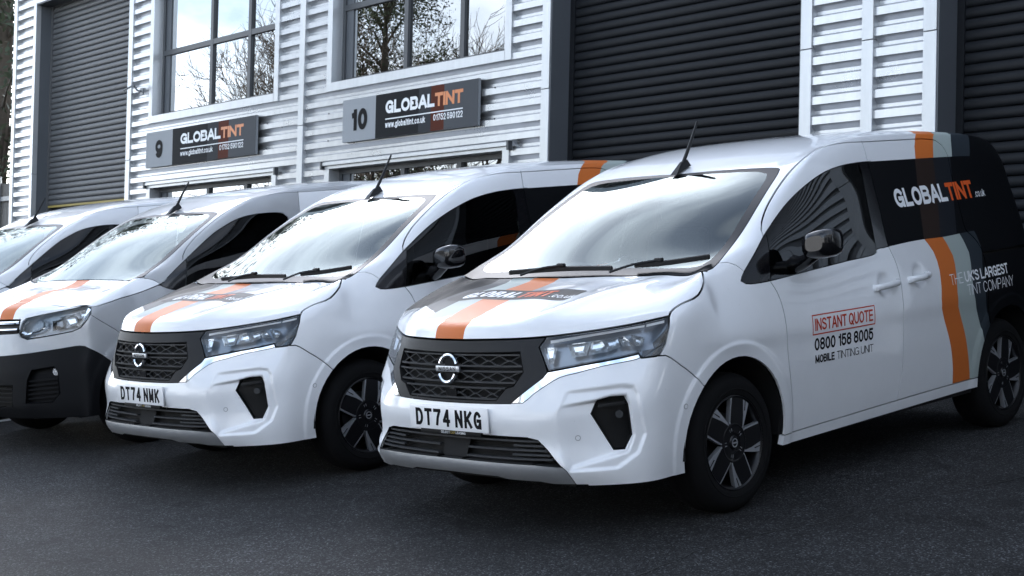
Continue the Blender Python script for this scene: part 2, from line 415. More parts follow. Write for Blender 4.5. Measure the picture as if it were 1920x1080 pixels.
def citroen_tables():
    T = nissan_tables(); Y = [0, .2, .37, .5, .62, .74, .84]
    fr = [(.25, [.79, .785, .765, .735, .68, .60, .50], .835, .0),
          (.33, [.835, .828, .805, .77, .71, .62, .51], .845, .0),
          (.42, [.838, .83, .807, .772, .712, .622, .51], .848, .0),
          (.52, [.835, .827, .803, .767, .707, .617, .507], .85, .0),
          (.61, [.825, .816, .79, .752, .692, .603, .50], .85, .0),
          (.73, [.80, .79, .762, .72, .658, .575, .48], .85, .01),
          (.84, [.772, .762, .732, .69, .63, .55, .46], .848, .03),
          (.925, [.742, .732, .70, .658, .60, .522, .43], .862, .068)]
    front = []
    for z, xs, ye, dz in fr:
        front.append([(x, y, z+dz*(y/ye)**2) for x, y in zip(xs, Y[:-1]+[ye])])
    hd = [((.722, .972), (.405, .875, 1.002)), ((.675, 1.008), (.355, .887, 1.014)), ((.53, 1.045), (.27, .888, 1.034)), ((.33, 1.085), (.15, .868, 1.076)), ((.13, 1.114), (.03, .83, 1.12))]
    hood = []; plan = front[-1]
    for n, ((xc, zc), (xe, ye, ze)) in enumerate(hd):
        row = []; w = [1, .9, .55, .25, .0][n]
        for k, y in enumerate(Y[:-1]+[ye]):
            t = y/ye; a = (plan[0][0]-plan[k][0])/(plan[0][0]-plan[-1][0]); s = w*a+(1-w)*t**2.2
            row.append((xc+(xe-xc)*s, y, zc+(ze-zc)*(t**2.6 if n > 1 else t**2)+[.004, .01, .016, .018, .006][n]*math.sin(math.pi*t)*.6))
        hood.append(row)
    low0 = T['low']
    def low(i, j):
        p = low0(i, j)
        if i in (1, 2) and j < 7: return ((.47, .40)[i-1]-(.03 if j > 4 and i == 1 else 0), p[1]+(.012 if i == 1 else .004), p[2]+(.02 if j == 6 else 0))
        return p
    T.update(front=front, hood=hood, low=low)
    return T
# ---------------------------------------------------------------- stroke lettering (grotesque capitals, figures, a few small letters)
def _arc(cx, cy, rx, ry, a0, a1, n=14):
    return [(cx+rx*math.cos(math.radians(a0+(a1-a0)*k/n)), cy+ry*math.sin(math.radians(a0+(a1-a0)*k/n))) for k in range(n+1)]
def _o(x0, y0, x1, y1, n=28): return _arc((x0+x1)/2, (y0+y1)/2, (x1-x0)/2, (y1-y0)/2, 90, 450, n)
GLY = {
 'A': (.74, [[(.0, .0), (.45, 1)], [(1, 0), (.55, 1)], ['n', (.2, .33), (.8, .33)]]),
 'B': (.70, [[(.55, .53), (0, .53), (0, 1), (.55, 1)]+_arc(.58, .765, .36, .235, 90, -90), [(0, .53), (0, 0), (.58, 0)]+_arc(.6, .265, .4, .265, -90, 90)]),
 'C': (.74, [_arc(.5, .5, .5, .5, 35, 325, 24)]),
 'D': (.72, [[(0, 0), (0, 1), (.4, 1)]+_arc(.42, .5, .58, .5, 90, -90, 18)+[(.4, 0), (0, 0)]]),
 'E': (.62, [[(1, 1), (0, 1), (0, 0), (1, 0)], [(0, .52), (.92, .52)]]),
 'G': (.76, [_arc(.5, .5, .5, .5, 42, 330, 24)+[(.97, .30), (.97, .46), (.55, .46)], [(.97, .46), (.97, .0)]]),
 'H': (.72, [[(0, 0), (0, 1)], [(1, 0), (1, 1)], [(0, .52), (1, .52)]]),
 'I': (.0, [[(0, 0), (0, 1)]]),
 'K': (.72, [[(0, 0), (0, 1)], [(.98, .98), (.02, .36)], [(.36, .55), (1, .02)]]),
 'L': (.58, [[(0, 1), (0, 0), (1, 0)]]),
 'M': (.86, [[(0, 0), (0, 1)], [(1, 0), (1, 1)], ['n', (0, 1), (.5, .06)], ['n', (1, 1), (.5, .06)]]),
 'N': (.72, [[(0, 0), (0, 1)], [(1, 0), (1, 1)], ['n', (.0, 1), (1, .0)]]),
 'O': (.78, [_o(0, 0, 1, 1)]),
 'P': (.68, [[(0, 0), (0, 1), (.55, 1)]+_arc(.58, .735, .42, .265, 90, -90)+[(0, .47)]]),
 'Q': (.78, [_o(0, 0, 1, 1), [(.6, .26), (1.0, -.06)]]),
 'R': (.70, [[(0, 0), (0, 1), (.55, 1)]+_arc(.58, .745, .4, .255, 90, -90)+[(0, .49)], [(.6, .49), (.95, .3), (1, 0)]]),
 'S': (.68, [_arc(.5, .755, .47, .245, 25, 205, 16)+_arc(.5, .255, .5, .255, 75, -160, 18)]),
 'T': (.66, [[(0, 1), (1, 1)], [(.5, 1), (.5, 0)]]),
 'U': (.72, [[(0, 1), (0, .38)]+_arc(.5, .38, .5, .38, 180, 360, 18)+[(1, 1)]]),
 'Y': (.72, [[(0, 1), (.5, .45), (.5, 0)], [(1, 1), (.5, .45)]]),
 '0': (.58, [_o(0, 0, 1, 1)]),
 '1': (.32, [[(1, 1), (1, 0)], ['n', (0, .76), (1, .84)]]),
 '2': (.58, [_arc(.5, .70, .48, .30, 175, -30, 16)+[(.0, 0), (1, 0)]]),
 '4': (.62, [[(.76, 0), (.76, 1)], ['n', (.72, 1), (.02, .28)], [(.05, .28), (1, .28)]]),
 '5': (.58, [[(.92, 1), (.14, 1), (.04, .50)]+_arc(.48, .34, .52, .34, 125, -165, 18)]),
 '7': (.56, [[(0, 1), (1, 1)], ['n', (1, 1), (.6, .5), (.40, -.08)]]),
 '8': (.58, [_o(.04, .53, .96, 1), _o(0, 0, 1, .53)]),
 '9': (.58, [_o(0, .36, 1, 1), ['n', (1, .72), (1, .48), (.95, .26), (.82, .08), (.62, -.0), (.40, .0), (.2, .07), (.06, .22)]]),
 'a': (.50, [_arc(.45, .5, .42, .22, 165, 20, 8)+[(.9, .42), (.9, .08), (1.05, 0)], _arc(.42, .2, .42, .2, 75, 330, 14)+[(.9, .3)]]),
 'b': (.54, [[(0, 0), (0, 1)], _o(0, 0, 1, .72)]),
 'c': (.50, [_arc(.5, .36, .5, .36, 40, 320, 18)]),
 'g': (.54, [_o(0, 0, 1, .72), [(1, .72), (1, -.1)]+_arc(.5, -.1, .5, .18, 0, -155, 10)]),
 'i': (.0, [[(0, 0), (0, .72)], [(0, .9), (0, .99)]]),
 'k': (.50, [[(0, 0), (0, 1)], [(.9, .72), (.05, .26)], [(.36, .44), (1, 0)]]),
 'l': (.0, [[(0, 0), (0, 1)]]),
 'n': (.50, [[(0, 0), (0, .72)], [(0, .46)]+_arc(.5, .46, .5, .26, 180, 0, 12)+[(1, 0)]]),
 'o': (.54, [_o(0, 0, 1, .72)]),
 't': (.26, [[(.5, .93), (.5, .1), (.95, 0)], [(0, .70), (1, .70)]]),
 'u': (.50, [[(0, .72), (0, .26)]+_arc(.5, .26, .5, .26, 180, 360, 12)+[(1, .72)], [(1, .3), (1, 0)]]),
 'w': (.76, [[(0, .72), (.25, 0)], [(.5, .66), (.25, 0)], [(.5, .66), (.75, 0)], [(1, .72), (.75, 0)]]),
 '.': (.0, [[(0, .0), (0, .02)]]), "'": (.0, [[(0, .72), (0, 1)]]),
}
def strokes(text, h, sw, xs=1.0, track=.10, space=.34):
    """-> list of (polyline) centre lines in text units and total width; sw = stroke / cap height"""
    x = 0; out = []
    for ch in text:
        if ch == ' ': x += space*xs*h; continue
        w, L = GLY[ch]; gw = w*xs*h; s = sw*h
        for pl in L:
            ne = pl[0] == 'n'; pl = pl[1:] if ne else pl
            pts = [(x+s/2+px*gw, s/2+py*(h-s)) for px, py in pl]
            out.append((ch+'n' if ne else ch, pts))
        x += gw+s+track*h
    return out, x-track*h
def ribbons(lines, s, step=.02):
    """mitred ribbons: list of quads loops [(4 pts)] grouped per stroke"""
    res = []
    for ch, pts in lines:
        P = [np.array(p, float) for p in pts]
        Q = [P[0]]
        for p in P[1:]:
            if np.linalg.norm(p-Q[-1]) > 1e-6: Q.append(p)
        P = Q; closed = np.linalg.norm(P[0]-P[-1]) < 1e-5 and len(P) > 3
        if not closed and len(P) >= 2 and not ch.endswith('n') or ch == 'n' and not closed:
            t = P[0]-P[1]; P[0] = P[0]+t/np.linalg.norm(t)*s/2
            t = P[-1]-P[-2]; P[-1] = P[-1]+t/np.linalg.norm(t)*s/2
        D = [P[0]]
        for a, b in zip(P, P[1:]):
            n = max(1, int(np.linalg.norm(b-a)/step)); D += [a+(b-a)*k/n for k in range(1, n+1)]
        P = D; n = len(P); Lf = []; Rt = []
        for k in range(n):
            if closed: t0 = P[k]-P[k-1 if k else -2]; t1 = P[(k+1) if k < n-1 else 1]-P[k]
            else: t0 = P[k]-P[max(k-1, 0)]; t1 = P[min(k+1, n-1)]-P[k]
            if np.linalg.norm(t0) < 1e-9: t0 = t1
            if np.linalg.norm(t1) < 1e-9: t1 = t0
            t0 = t0/np.linalg.norm(t0); t1 = t1/np.linalg.norm(t1); t = t0+t1
            if np.linalg.norm(t) < 1e-6: t = t1
            t /= np.linalg.norm(t); m = np.array((-t[1], t[0])); c = max(.6, m.dot((-t1[1], t1[0])))
            Lf.append(P[k]+m*s/2/c); Rt.append(P[k]-m*s/2/c)
        res.append((ch, Lf, Rt))
    return res
def text_mesh(name, runs, place, parent, lift=.0012, weld=.00012):
    """runs: list of (text, x, y, h, sw, xscale, track, material); place(u, v, lift)->3D; one object per run"""
    obs = []
    for t, x, y, h, sw, xs, track, mat in runs:
        L, w = strokes(t, h, sw, xs, track); V = []; F = []
        for k, (ch, A, B) in enumerate(ribbons(L, sw*h, max(.012, h*.12))):
            n0 = len(V); z = lift+weld*(k % 5)
            for a, b in zip(A, B): V.append(place(x+a[0], y+a[1], z)); V.append(place(x+b[0], y+b[1], z))
            for q in range(len(A)-1): F.append((n0+2*q, n0+2*q+1, n0+2*q+3, n0+2*q+2))
        o = mesh(name, V, F, mat, parent); obs.append(o)
    return obs
def text_w(t, h, sw, xs, track): return strokes(t, h, sw, xs, track)[1]
# ---------------------------------------------------------------- cutting a hull into panels
def resample(P, step=.03, smooth=True):
    P = [np.array(p, float) for p in P]
    if not smooth or len(P) < 3: out = P
    else:
        out = []
        for i in range(len(P)-1):
            p0 = P[max(i-1, 0)]; p1 = P[i]; p2 = P[i+1]; p3 = P[min(i+2, len(P)-1)]
            n = max(1, int(np.linalg.norm(p2-p1)/step))
            # centripetal Catmull-Rom
            t0 = 0; t1 = t0+max(1e-4, np.linalg.norm(p1-p0))**.5; t2 = t1+max(1e-4, np.linalg.norm(p2-p1))**.5; t3 = t2+max(1e-4, np.linalg.norm(p3-p2))**.5
            for k in range(n):
                t = t1+(t2-t1)*k/n
                A1 = (t1-t)/(t1-t0)*p0+(t-t0)/(t1-t0)*p1; A2 = (t2-t)/(t2-t1)*p1+(t-t1)/(t2-t1)*p2; A3 = (t3-t)/(t3-t2)*p2+(t-t2)/(t3-t2)*p3
                B1 = (t2-t)/(t2-t0)*A1+(t-t0)/(t2-t0)*A2; B2 = (t3-t)/(t3-t1)*A2+(t-t1)/(t3-t1)*A3
                out.append((t2-t)/(t2-t1)*B1+(t-t1)/(t2-t1)*B2)
        out.append(P[-1])
    return out
def axes(d):
    d = np.array(d, float); d /= np.linalg.norm(d)
    u = np.cross((0, 0, 1), d)
    if np.linalg.norm(u) < .05: u = np.array((1., 0, 0)); u -= d*u.dot(d)
    u /= np.linalg.norm(u); v = np.cross(d, u)
    return d, u, v
def pip(x, y, poly):
    c = False; n = len(poly); j = n-1
    for i in range(n):
        xi, yi = poly[i]; xj, yj = poly[j]
        if (yi > y) != (yj > y) and x < (xj-xi)*(y-yi)/(yj-yi)+xi: c = not c
        j = i
    return c
def seg_dist(p, A, Bv):
    """distance from points p(n,2) to polyline segments"""
    best = np.full(len(p), 1e9)
    for a, b in zip(A, Bv):
        ab = b-a; L = ab.dot(ab)+1e-12
        t = np.clip(((p-a)@ab)/L, 0, 1)
        q = a+t[:, None]*ab
        best = np.minimum(best, np.hypot(*(p-q).T))
    return best

class Skin:
    """polygon soup of the y>=0 half of a hull that can be scored and slotted along curves"""
    def __init__(s, co, fs):
        co = np.array(co); s.fs = fs
        me = bpy.data.meshes.new('n'); me.from_pydata([tuple(c) for c in co], [], fs); me.update()
        vn = np.empty(len(co)*3); me.vertices.foreach_get('normal', vn); vn = vn.reshape(-1, 3); bpy.data.meshes.remove(me)
        flip = ((co-co.mean(0))*vn).sum() < 0
        if flip: vn = -vn
        s.co = co; s.vn = vn
        s.bvh = BVHTree.FromPolygons([tuple(c) for c in co], fs)
        s.V = [c for c in co]; s.N = [n for n in vn]
        s.F = [list(reversed(f)) if flip else list(f) for f in fs if sum(co[i][1] for i in f) > 1e-7]
        n = len(s.F); cap = n*2+20000
        s.C = np.zeros((cap, 3)); s.R = np.zeros(cap); s.FN = np.zeros((cap, 3)); s.ok = np.zeros(cap, bool); s.n = n
        Q = np.array([f[:4] for f in s.F]); P = co[Q]
        s.C[:n] = P.mean(1); s.R[:n] = np.linalg.norm(P-P.mean(1)[:, None], axis=2).max(1)
        fn = np.cross(P[:, 2]-P[:, 0], P[:, 3]-P[:, 1]); s.FN[:n] = fn/(np.linalg.norm(fn, axis=1)[:, None]+1e-15); s.ok[:n] = True
    def _put(s, i, f, fn):
        P = np.array([s.V[k] for k in f]); c = P.mean(0)
        s.C[i] = c; s.R[i] = np.sqrt(((P-c)**2).sum(1).max()); s.FN[i] = fn; s.ok[i] = True
    def _sel(s, d, region):
        n = s.n; m = s.ok[:n] & (s.FN[:n]@d > .04)
        ix = np.where(m)[0]
        if region: ix = np.array([i for i in ix if region(s.C[i])], int)
        return ix
    def cut(s, P, d, region=None):
        d, u, v = axes(d); P = [np.array(p, float) for p in P]
        Q = np.array([(p.dot(u), p.dot(v)) for p in P]); lo = Q.min(0)-.05; hi = Q.max(0)+.05
        n0 = s.n; m = s.ok[:n0] & (s.FN[:n0]@d > .04)
        cu = s.C[:n0]@u; cv = s.C[:n0]@v
        ix = np.where(m & (cu > lo[0]) & (cu < hi[0]) & (cv > lo[1]) & (cv < hi[1]))[0]
        if region: ix = np.array([i for i in ix if region(s.C[i])], int)
        L = list(ix); cu = list(s.C[ix]@u) if len(ix) else []; cv = list(s.C[ix]@v) if len(ix) else []; rr = list(s.R[ix])
        Lu, Lv, Lr = np.array(cu), np.array(cv), np.array(rr)
        for k in range(len(P)-1):
            a, b = P[k], P[k+1]; nn = np.cross(b-a, d); q = np.linalg.norm(nn)
            if q < 1e-7 or not len(L): continue
            nn /= q
            x0, x1 = sorted((Q[k][0], Q[k+1][0])); y0, y1 = sorted((Q[k][1], Q[k+1][1]))
            near = np.where((Lu+Lr >= x0) & (Lu-Lr <= x1) & (Lv+Lr >= y0) & (Lv-Lr <= y1))[0]
            cache = {}; add = []
            for w in near:
                i = L[w]; f = s.F[i]
                ds = [float((s.V[j]-a).dot(nn)) for j in f]
                if min(ds) > -2e-5 or max(ds) < 2e-5: continue
                # does the segment really pass over this face?
                us = [s.V[j].dot(u) for j in f]; vs = [s.V[j].dot(v) for j in f]
                if max(us) < x0-1e-5 or min(us) > x1+1e-5 or max(vs) < y0-1e-5 or min(vs) > y1+1e-5: continue
                A = []; B = []; m_ = len(f)
                for t in range(m_):
                    j = f[t]; j2 = f[(t+1) % m_]; d1 = ds[t]; d2 = ds[(t+1) % m_]
                    if abs(d1) < 2e-5: A.append(j); B.append(j)
                    elif d1 > 0: A.append(j)
                    else: B.append(j)
                    if d1*d2 < 0 and abs(d1) >= 2e-5 and abs(d2) >= 2e-5:
                        key = (min(j, j2), max(j, j2))
                        if key not in cache:
                            tt = d1/(d1-d2) if key[0] == j else d2/(d2-d1)
                            p = s.V[key[0]]+(s.V[key[1]]-s.V[key[0]])*tt; nq = s.N[key[0]]+(s.N[key[1]]-s.N[key[0]])*tt
                            cache[key] = len(s.V); s.V.append(p); s.N.append(nq)
                        A.append(cache[key]); B.append(cache[key])
                if len(A) < 3 or len(B) < 3: continue
                fn = s.FN[i].copy(); s.F[i] = A; s._put(i, A, fn)
                s.F.append(B); s._put(s.n, B, fn); add.append(s.n); s.n += 1
                Lu[w], Lv[w], Lr[w] = s.C[i]@u, s.C[i]@v, s.R[i]
            if add:
                L += add; Lu = np.append(Lu, s.C[add]@u); Lv = np.append(Lv, s.C[add]@v); Lr = np.append(Lr, s.R[add])
    def gap(s, P, d, w, region=None, closed=False, step=.03, smooth=True):
        """cut a slot of width w along the polyline and remove it"""
        P = resample(P, step, smooth)
        dd, u, v = axes(d)
        Q = np.array([(p.dot(u), p.dot(v)) for p in P]); n = len(Q)
        nr = []
        for k in range(n):
            if closed: t0 = Q[k]-Q[k-1]; t1 = Q[(k+1) % n]-Q[k]
            else: t0 = Q[k]-Q[max(k-1, 0)]; t1 = Q[min(k+1, n-1)]-Q[k]
            t0 = t0/(np.linalg.norm(t0)+1e-9); t1 = t1/(np.linalg.norm(t1)+1e-9)
            t = t0+t1; t /= np.linalg.norm(t)+1e-9
            m = np.array((-t[1], t[0])); c = max(.45, m.dot(np.array((-t1[1], t1[0]))) if np.linalg.norm(t1) > .5 else m.dot(np.array((-t0[1], t0[0]))))
            nr.append(m/c)
        for sg in (1, -1):
            PP = [p+sg*w/2*(m[0]*u+m[1]*v) for p, m in zip(P, nr)]
            if closed: PP.append(PP[0])
            s.cut(PP, d, region)
        A = [Q[k] for k in range(n-1)]+([Q[-1]] if closed else []); B_ = [Q[k+1] for k in range(n-1)]+([Q[0]] if closed else [])
        lo = Q.min(0)-w; hi = Q.max(0)+w
        ix = s._sel(dd, None); pc = np.stack([s.C[ix]@u, s.C[ix]@v], -1)
        k = (pc[:, 0] > lo[0]) & (pc[:, 0] < hi[0]) & (pc[:, 1] > lo[1]) & (pc[:, 1] < hi[1]); ix = ix[k]; pc = pc[k]
        if region:
            k = np.array([bool(region(s.C[i])) for i in ix], bool); ix = ix[k]; pc = pc[k]
        if len(ix): s.ok[ix[seg_dist(pc, A, B_) < w/2*1.02]] = False
    def drop(s, poly, d, region=None):
        """remove the faces inside a polygon (already cut)"""
        dd, u, v = axes(d); Q = [(np.dot(p, u), np.dot(p, v)) for p in poly]
        for i in s._sel(dd, region):
            if pip(s.C[i]@u, s.C[i]@v, Q): s.ok[i] = False
    def components(s):
        par = {}
        def find(a):
            while par.setdefault(a, a) != a: par[a] = par[par[a]]; a = par[a]
            return a
        live = [i for i in range(s.n) if s.ok[i]]
        for i in live:
            f = s.F[i]; r = find(f[0])
            for j in f[1:]: par[find(j)] = r
        out = {}
        for i in live: out.setdefault(find(s.F[i][0]), []).append(i)
        return list(out.values())
    def hit(s, p, d):
        r = s.bvh.ray_cast(Vector(p), Vector(d)); return np.array(r[0]) if r[0] is not None else None
    def nrm(s, p):
        loc, no, i, dist = s.bvh.find_nearest(Vector(p)); f = list(s.fs[i]); P = s.co[f]
        w = 1/(np.linalg.norm(P-np.array(p), axis=1)**2+1e-9); n = (s.vn[f]*w[:, None]).sum(0); return n/(np.linalg.norm(n)+1e-12)

def panel_object(name, S, faces, mats, matfn, parent, mirror='both', thick=.012, side=1, fair=0):
    """faces of the half hull -> object. mirror 'both' joins the two halves; otherwise one side"""
    vs = {}; V = []; Nn = []
    F = []; I = []; LN = []; ed = {}
    for fi in faces:
        ids = []
        for j in S.F[fi]:
            if j not in vs:
                vs[j] = len(V); V.append(S.V[j]); q = S.N[j]; Nn.append(q/(np.linalg.norm(q)+1e-12))
            ids.append(vs[j])
        k = len(F); F.append(ids); I.append(matfn(S.C[fi]) if matfn else 0); LN += [Nn[i] for i in ids]
        for a, b in zip(ids, ids[1:]+ids[:1]): ed.setdefault((min(a, b), max(a, b)), []).append((a, b, k))
    if fair:
        # glass: normals of one fair sheet (low order fit) instead of the body's own ripple
        X = np.array(V); A = np.stack([np.ones(len(X)), X[:, 0], X[:, 2], X[:, 1]**2]+([X[:, 0]**2, X[:, 2]**2, X[:, 0]*X[:, 1]**2] if fair > 1 else []), -1); Nf = []
        Nq = np.array(Nn)
        for q in range(3):
            if q == 1 and fair > 1: Bq = A*X[:, 1:2]
            else: Bq = A
            Nf.append(Bq@np.linalg.lstsq(Bq, Nq[:, q], rcond=None)[0])
        Nq = np.stack(Nf, -1)
        if fair > 1: Nq[:, 1] *= .6
        Nq = Nq+0; Nq /= np.linalg.norm(Nq, axis=1)[:, None]; Nn = [n for n in Nq]
        LN = [Nn[i] for f in F for i in f]
    inner = {}
    def low(i):
        if i not in inner:
            inner[i] = len(V); V.append(V[i]-Nn[i]*thick)
        return inner[i]
    if thick > 0:
        for key, L in ed.items():
            if len(L) != 1: continue
            a, b, k = L[0]
            if abs(V[a][1]) < 1e-5 and abs(V[b][1]) < 1e-5: continue    # centre line
            e = V[b]-V[a]; fn = np.cross(e, Nn[a]); fn /= np.linalg.norm(fn)+1e-12
            F.append([b, a, low(a), low(b)]); I.append(I[k]); LN += [fn]*4
    V = np.array(V); LN = np.array(LN)
    def flipped():
        out = []; p = 0
        for f in F:
            k = len(f); out.append(LN[p:p+k][::-1]*[1, -1, 1]); p += k
        return out
    if mirror == 'both':
        n = len(V); mp = np.arange(n)+n; cen = np.abs(V[:, 1]) < 1e-5; mp[cen] = np.arange(n)[cen]
        VM = V.copy(); VM[:, 1] *= -1
        F2 = [[int(mp[i]) for i in reversed(f)] for f in F]
        LN = np.vstack([LN]+flipped()); V = np.vstack([V, VM]); F = F+F2; I = I+I
    elif side < 0:
        LN = np.vstack(flipped()); V = V*[1, -1, 1]; F = [list(reversed(f)) for f in F]
    me = bpy.data.meshes.new(name); me.from_pydata([tuple(v) for v in V], [], F)
    for m in mats: me.materials.append(m)
    me.polygons.foreach_set('material_index', I); me.update(); me.shade_smooth()
    me.normals_split_custom_set([tuple(n) for n in LN])
    o = bpy.data.objects.new(name, me)
    return link(o, parent)
# ---------------------------------------------------------------- white panel van (front pair)
def smooth01(x): x = np.clip(x, 0, 1); return x*x*(3-2*x)
def proj2(P, d):
    d, u, v = axes(d); return np.stack([P@u, P@v], -1)
def inside_depth(P, poly, d):
    """signed distance (inside > 0) in the plane across d"""
    Q = proj2(P, d); q = proj2(np.array(poly, float), d); lo = q.min(0)-.02; hi = q.max(0)+.02
    out = np.full(len(P), -1.0); sel = np.where((Q[:, 0] > lo[0]) & (Q[:, 0] < hi[0]) & (Q[:, 1] > lo[1]) & (Q[:, 1] < hi[1]))[0]
    if len(sel):
        ds = seg_dist(Q[sel], q, np.roll(q, -1, 0)); ql = [tuple(a) for a in q]
        out[sel] = [dd if pip(a, b, ql) else -dd for dd, (a, b) in zip(ds, Q[sel])]
    return out
ARCH_F = (.012, .345, .385); ARCH_R = (-2.716, .345, .385)
def sculpt_nissan(co):
    P = co.copy(); s = np.sign(P[:, 1]); s[s == 0] = 1; P[:, 1] = np.abs(P[:, 1])
    # flat lip round the wheel arches
    for cx, cz, r in (ARCH_F, ARCH_R):
        m = P[:, 1] > .8; d = np.hypot(P[:, 0]-cx, P[:, 2]-cz)-r
        P[:, 1] += np.where(m & (P[:, 2] > .2), .007*(1-smooth01((d-.055)/.02)), 0)
    # hood ridges
    a = np.array((.10, .615)); b = np.array((.86, .40)); ab = (b-a)/np.linalg.norm(b-a)
    m = (P[:, 0] > .02) & (P[:, 0] < .93) & (P[:, 2] > .93) & (P[:, 1] < .84)
    q = P[:, :2]-a; dd = q[:, 0]*ab[1]-q[:, 1]*ab[0]; tt = np.clip(q@ab, 0, 1)
    env = smooth01((P[:, 2]-.94)/.05)*smooth01((P[:, 0]-.06)/.14)*(1-smooth01((P[:, 1]-.68)/.12))
    P[:, 2] += np.where(m, env*(.011*np.exp(-(dd/.05)**2)+.004*smooth01((-dd)/.05)*0-.009*np.exp(-((dd-.16)/.09)**2)), 0)
    # bumper: framed recess round the fog lamp pods
    dF = (.78, .62, 0); dn = np.array(dF)/np.linalg.norm(dF)
    R1 = [(.824, .60, .664), (.68, .797, .681), (.648, .835, .672), (.636, .852, .64), (.62, .87, .46), (.654, .853, .379), (.734, .796, .318), (.871, .629, .312), (.90, .54, .50)]
    f = (P[:, 0] > .5) & (P[:, 2] < .75)
    i1 = np.full(len(P), -1.); i1[f] = inside_depth(P[f], R1, dF)
    P -= (np.where(i1 > 0, .014*smooth01(i1/.014)*smooth01((P[:, 1]-.56)/.12), 0))[:, None]*dn
    R2 = [(.861, .601, .604), (.774, .731, .622), (.734, .769, .635), (.683, .820, .635), (.680, .835, .591), (.672, .845, .459), (.70, .828, .385), (.868, .638, .325), (.894, .552, .528)]
    i2 = np.full(len(P), -1.); i2[f] = inside_depth(P[f], R2, dF)
    P -= (np.where(i2 > 0, .036*smooth01(i2/.014)*smooth01((P[:, 1]-.57)/.17), 0))[:, None]*dn
    # finger bowls behind the door handles
    for hx, hz in ((-1.335, .957), (-1.70, .978)):
        d = np.hypot(P[:, 0]-hx, P[:, 2]-hz); P[:, 1] -= np.where(P[:, 1] > .8, .02*(1-smooth01((d-.03)/.035)), 0)
    P[:, 1] *= s
    return P

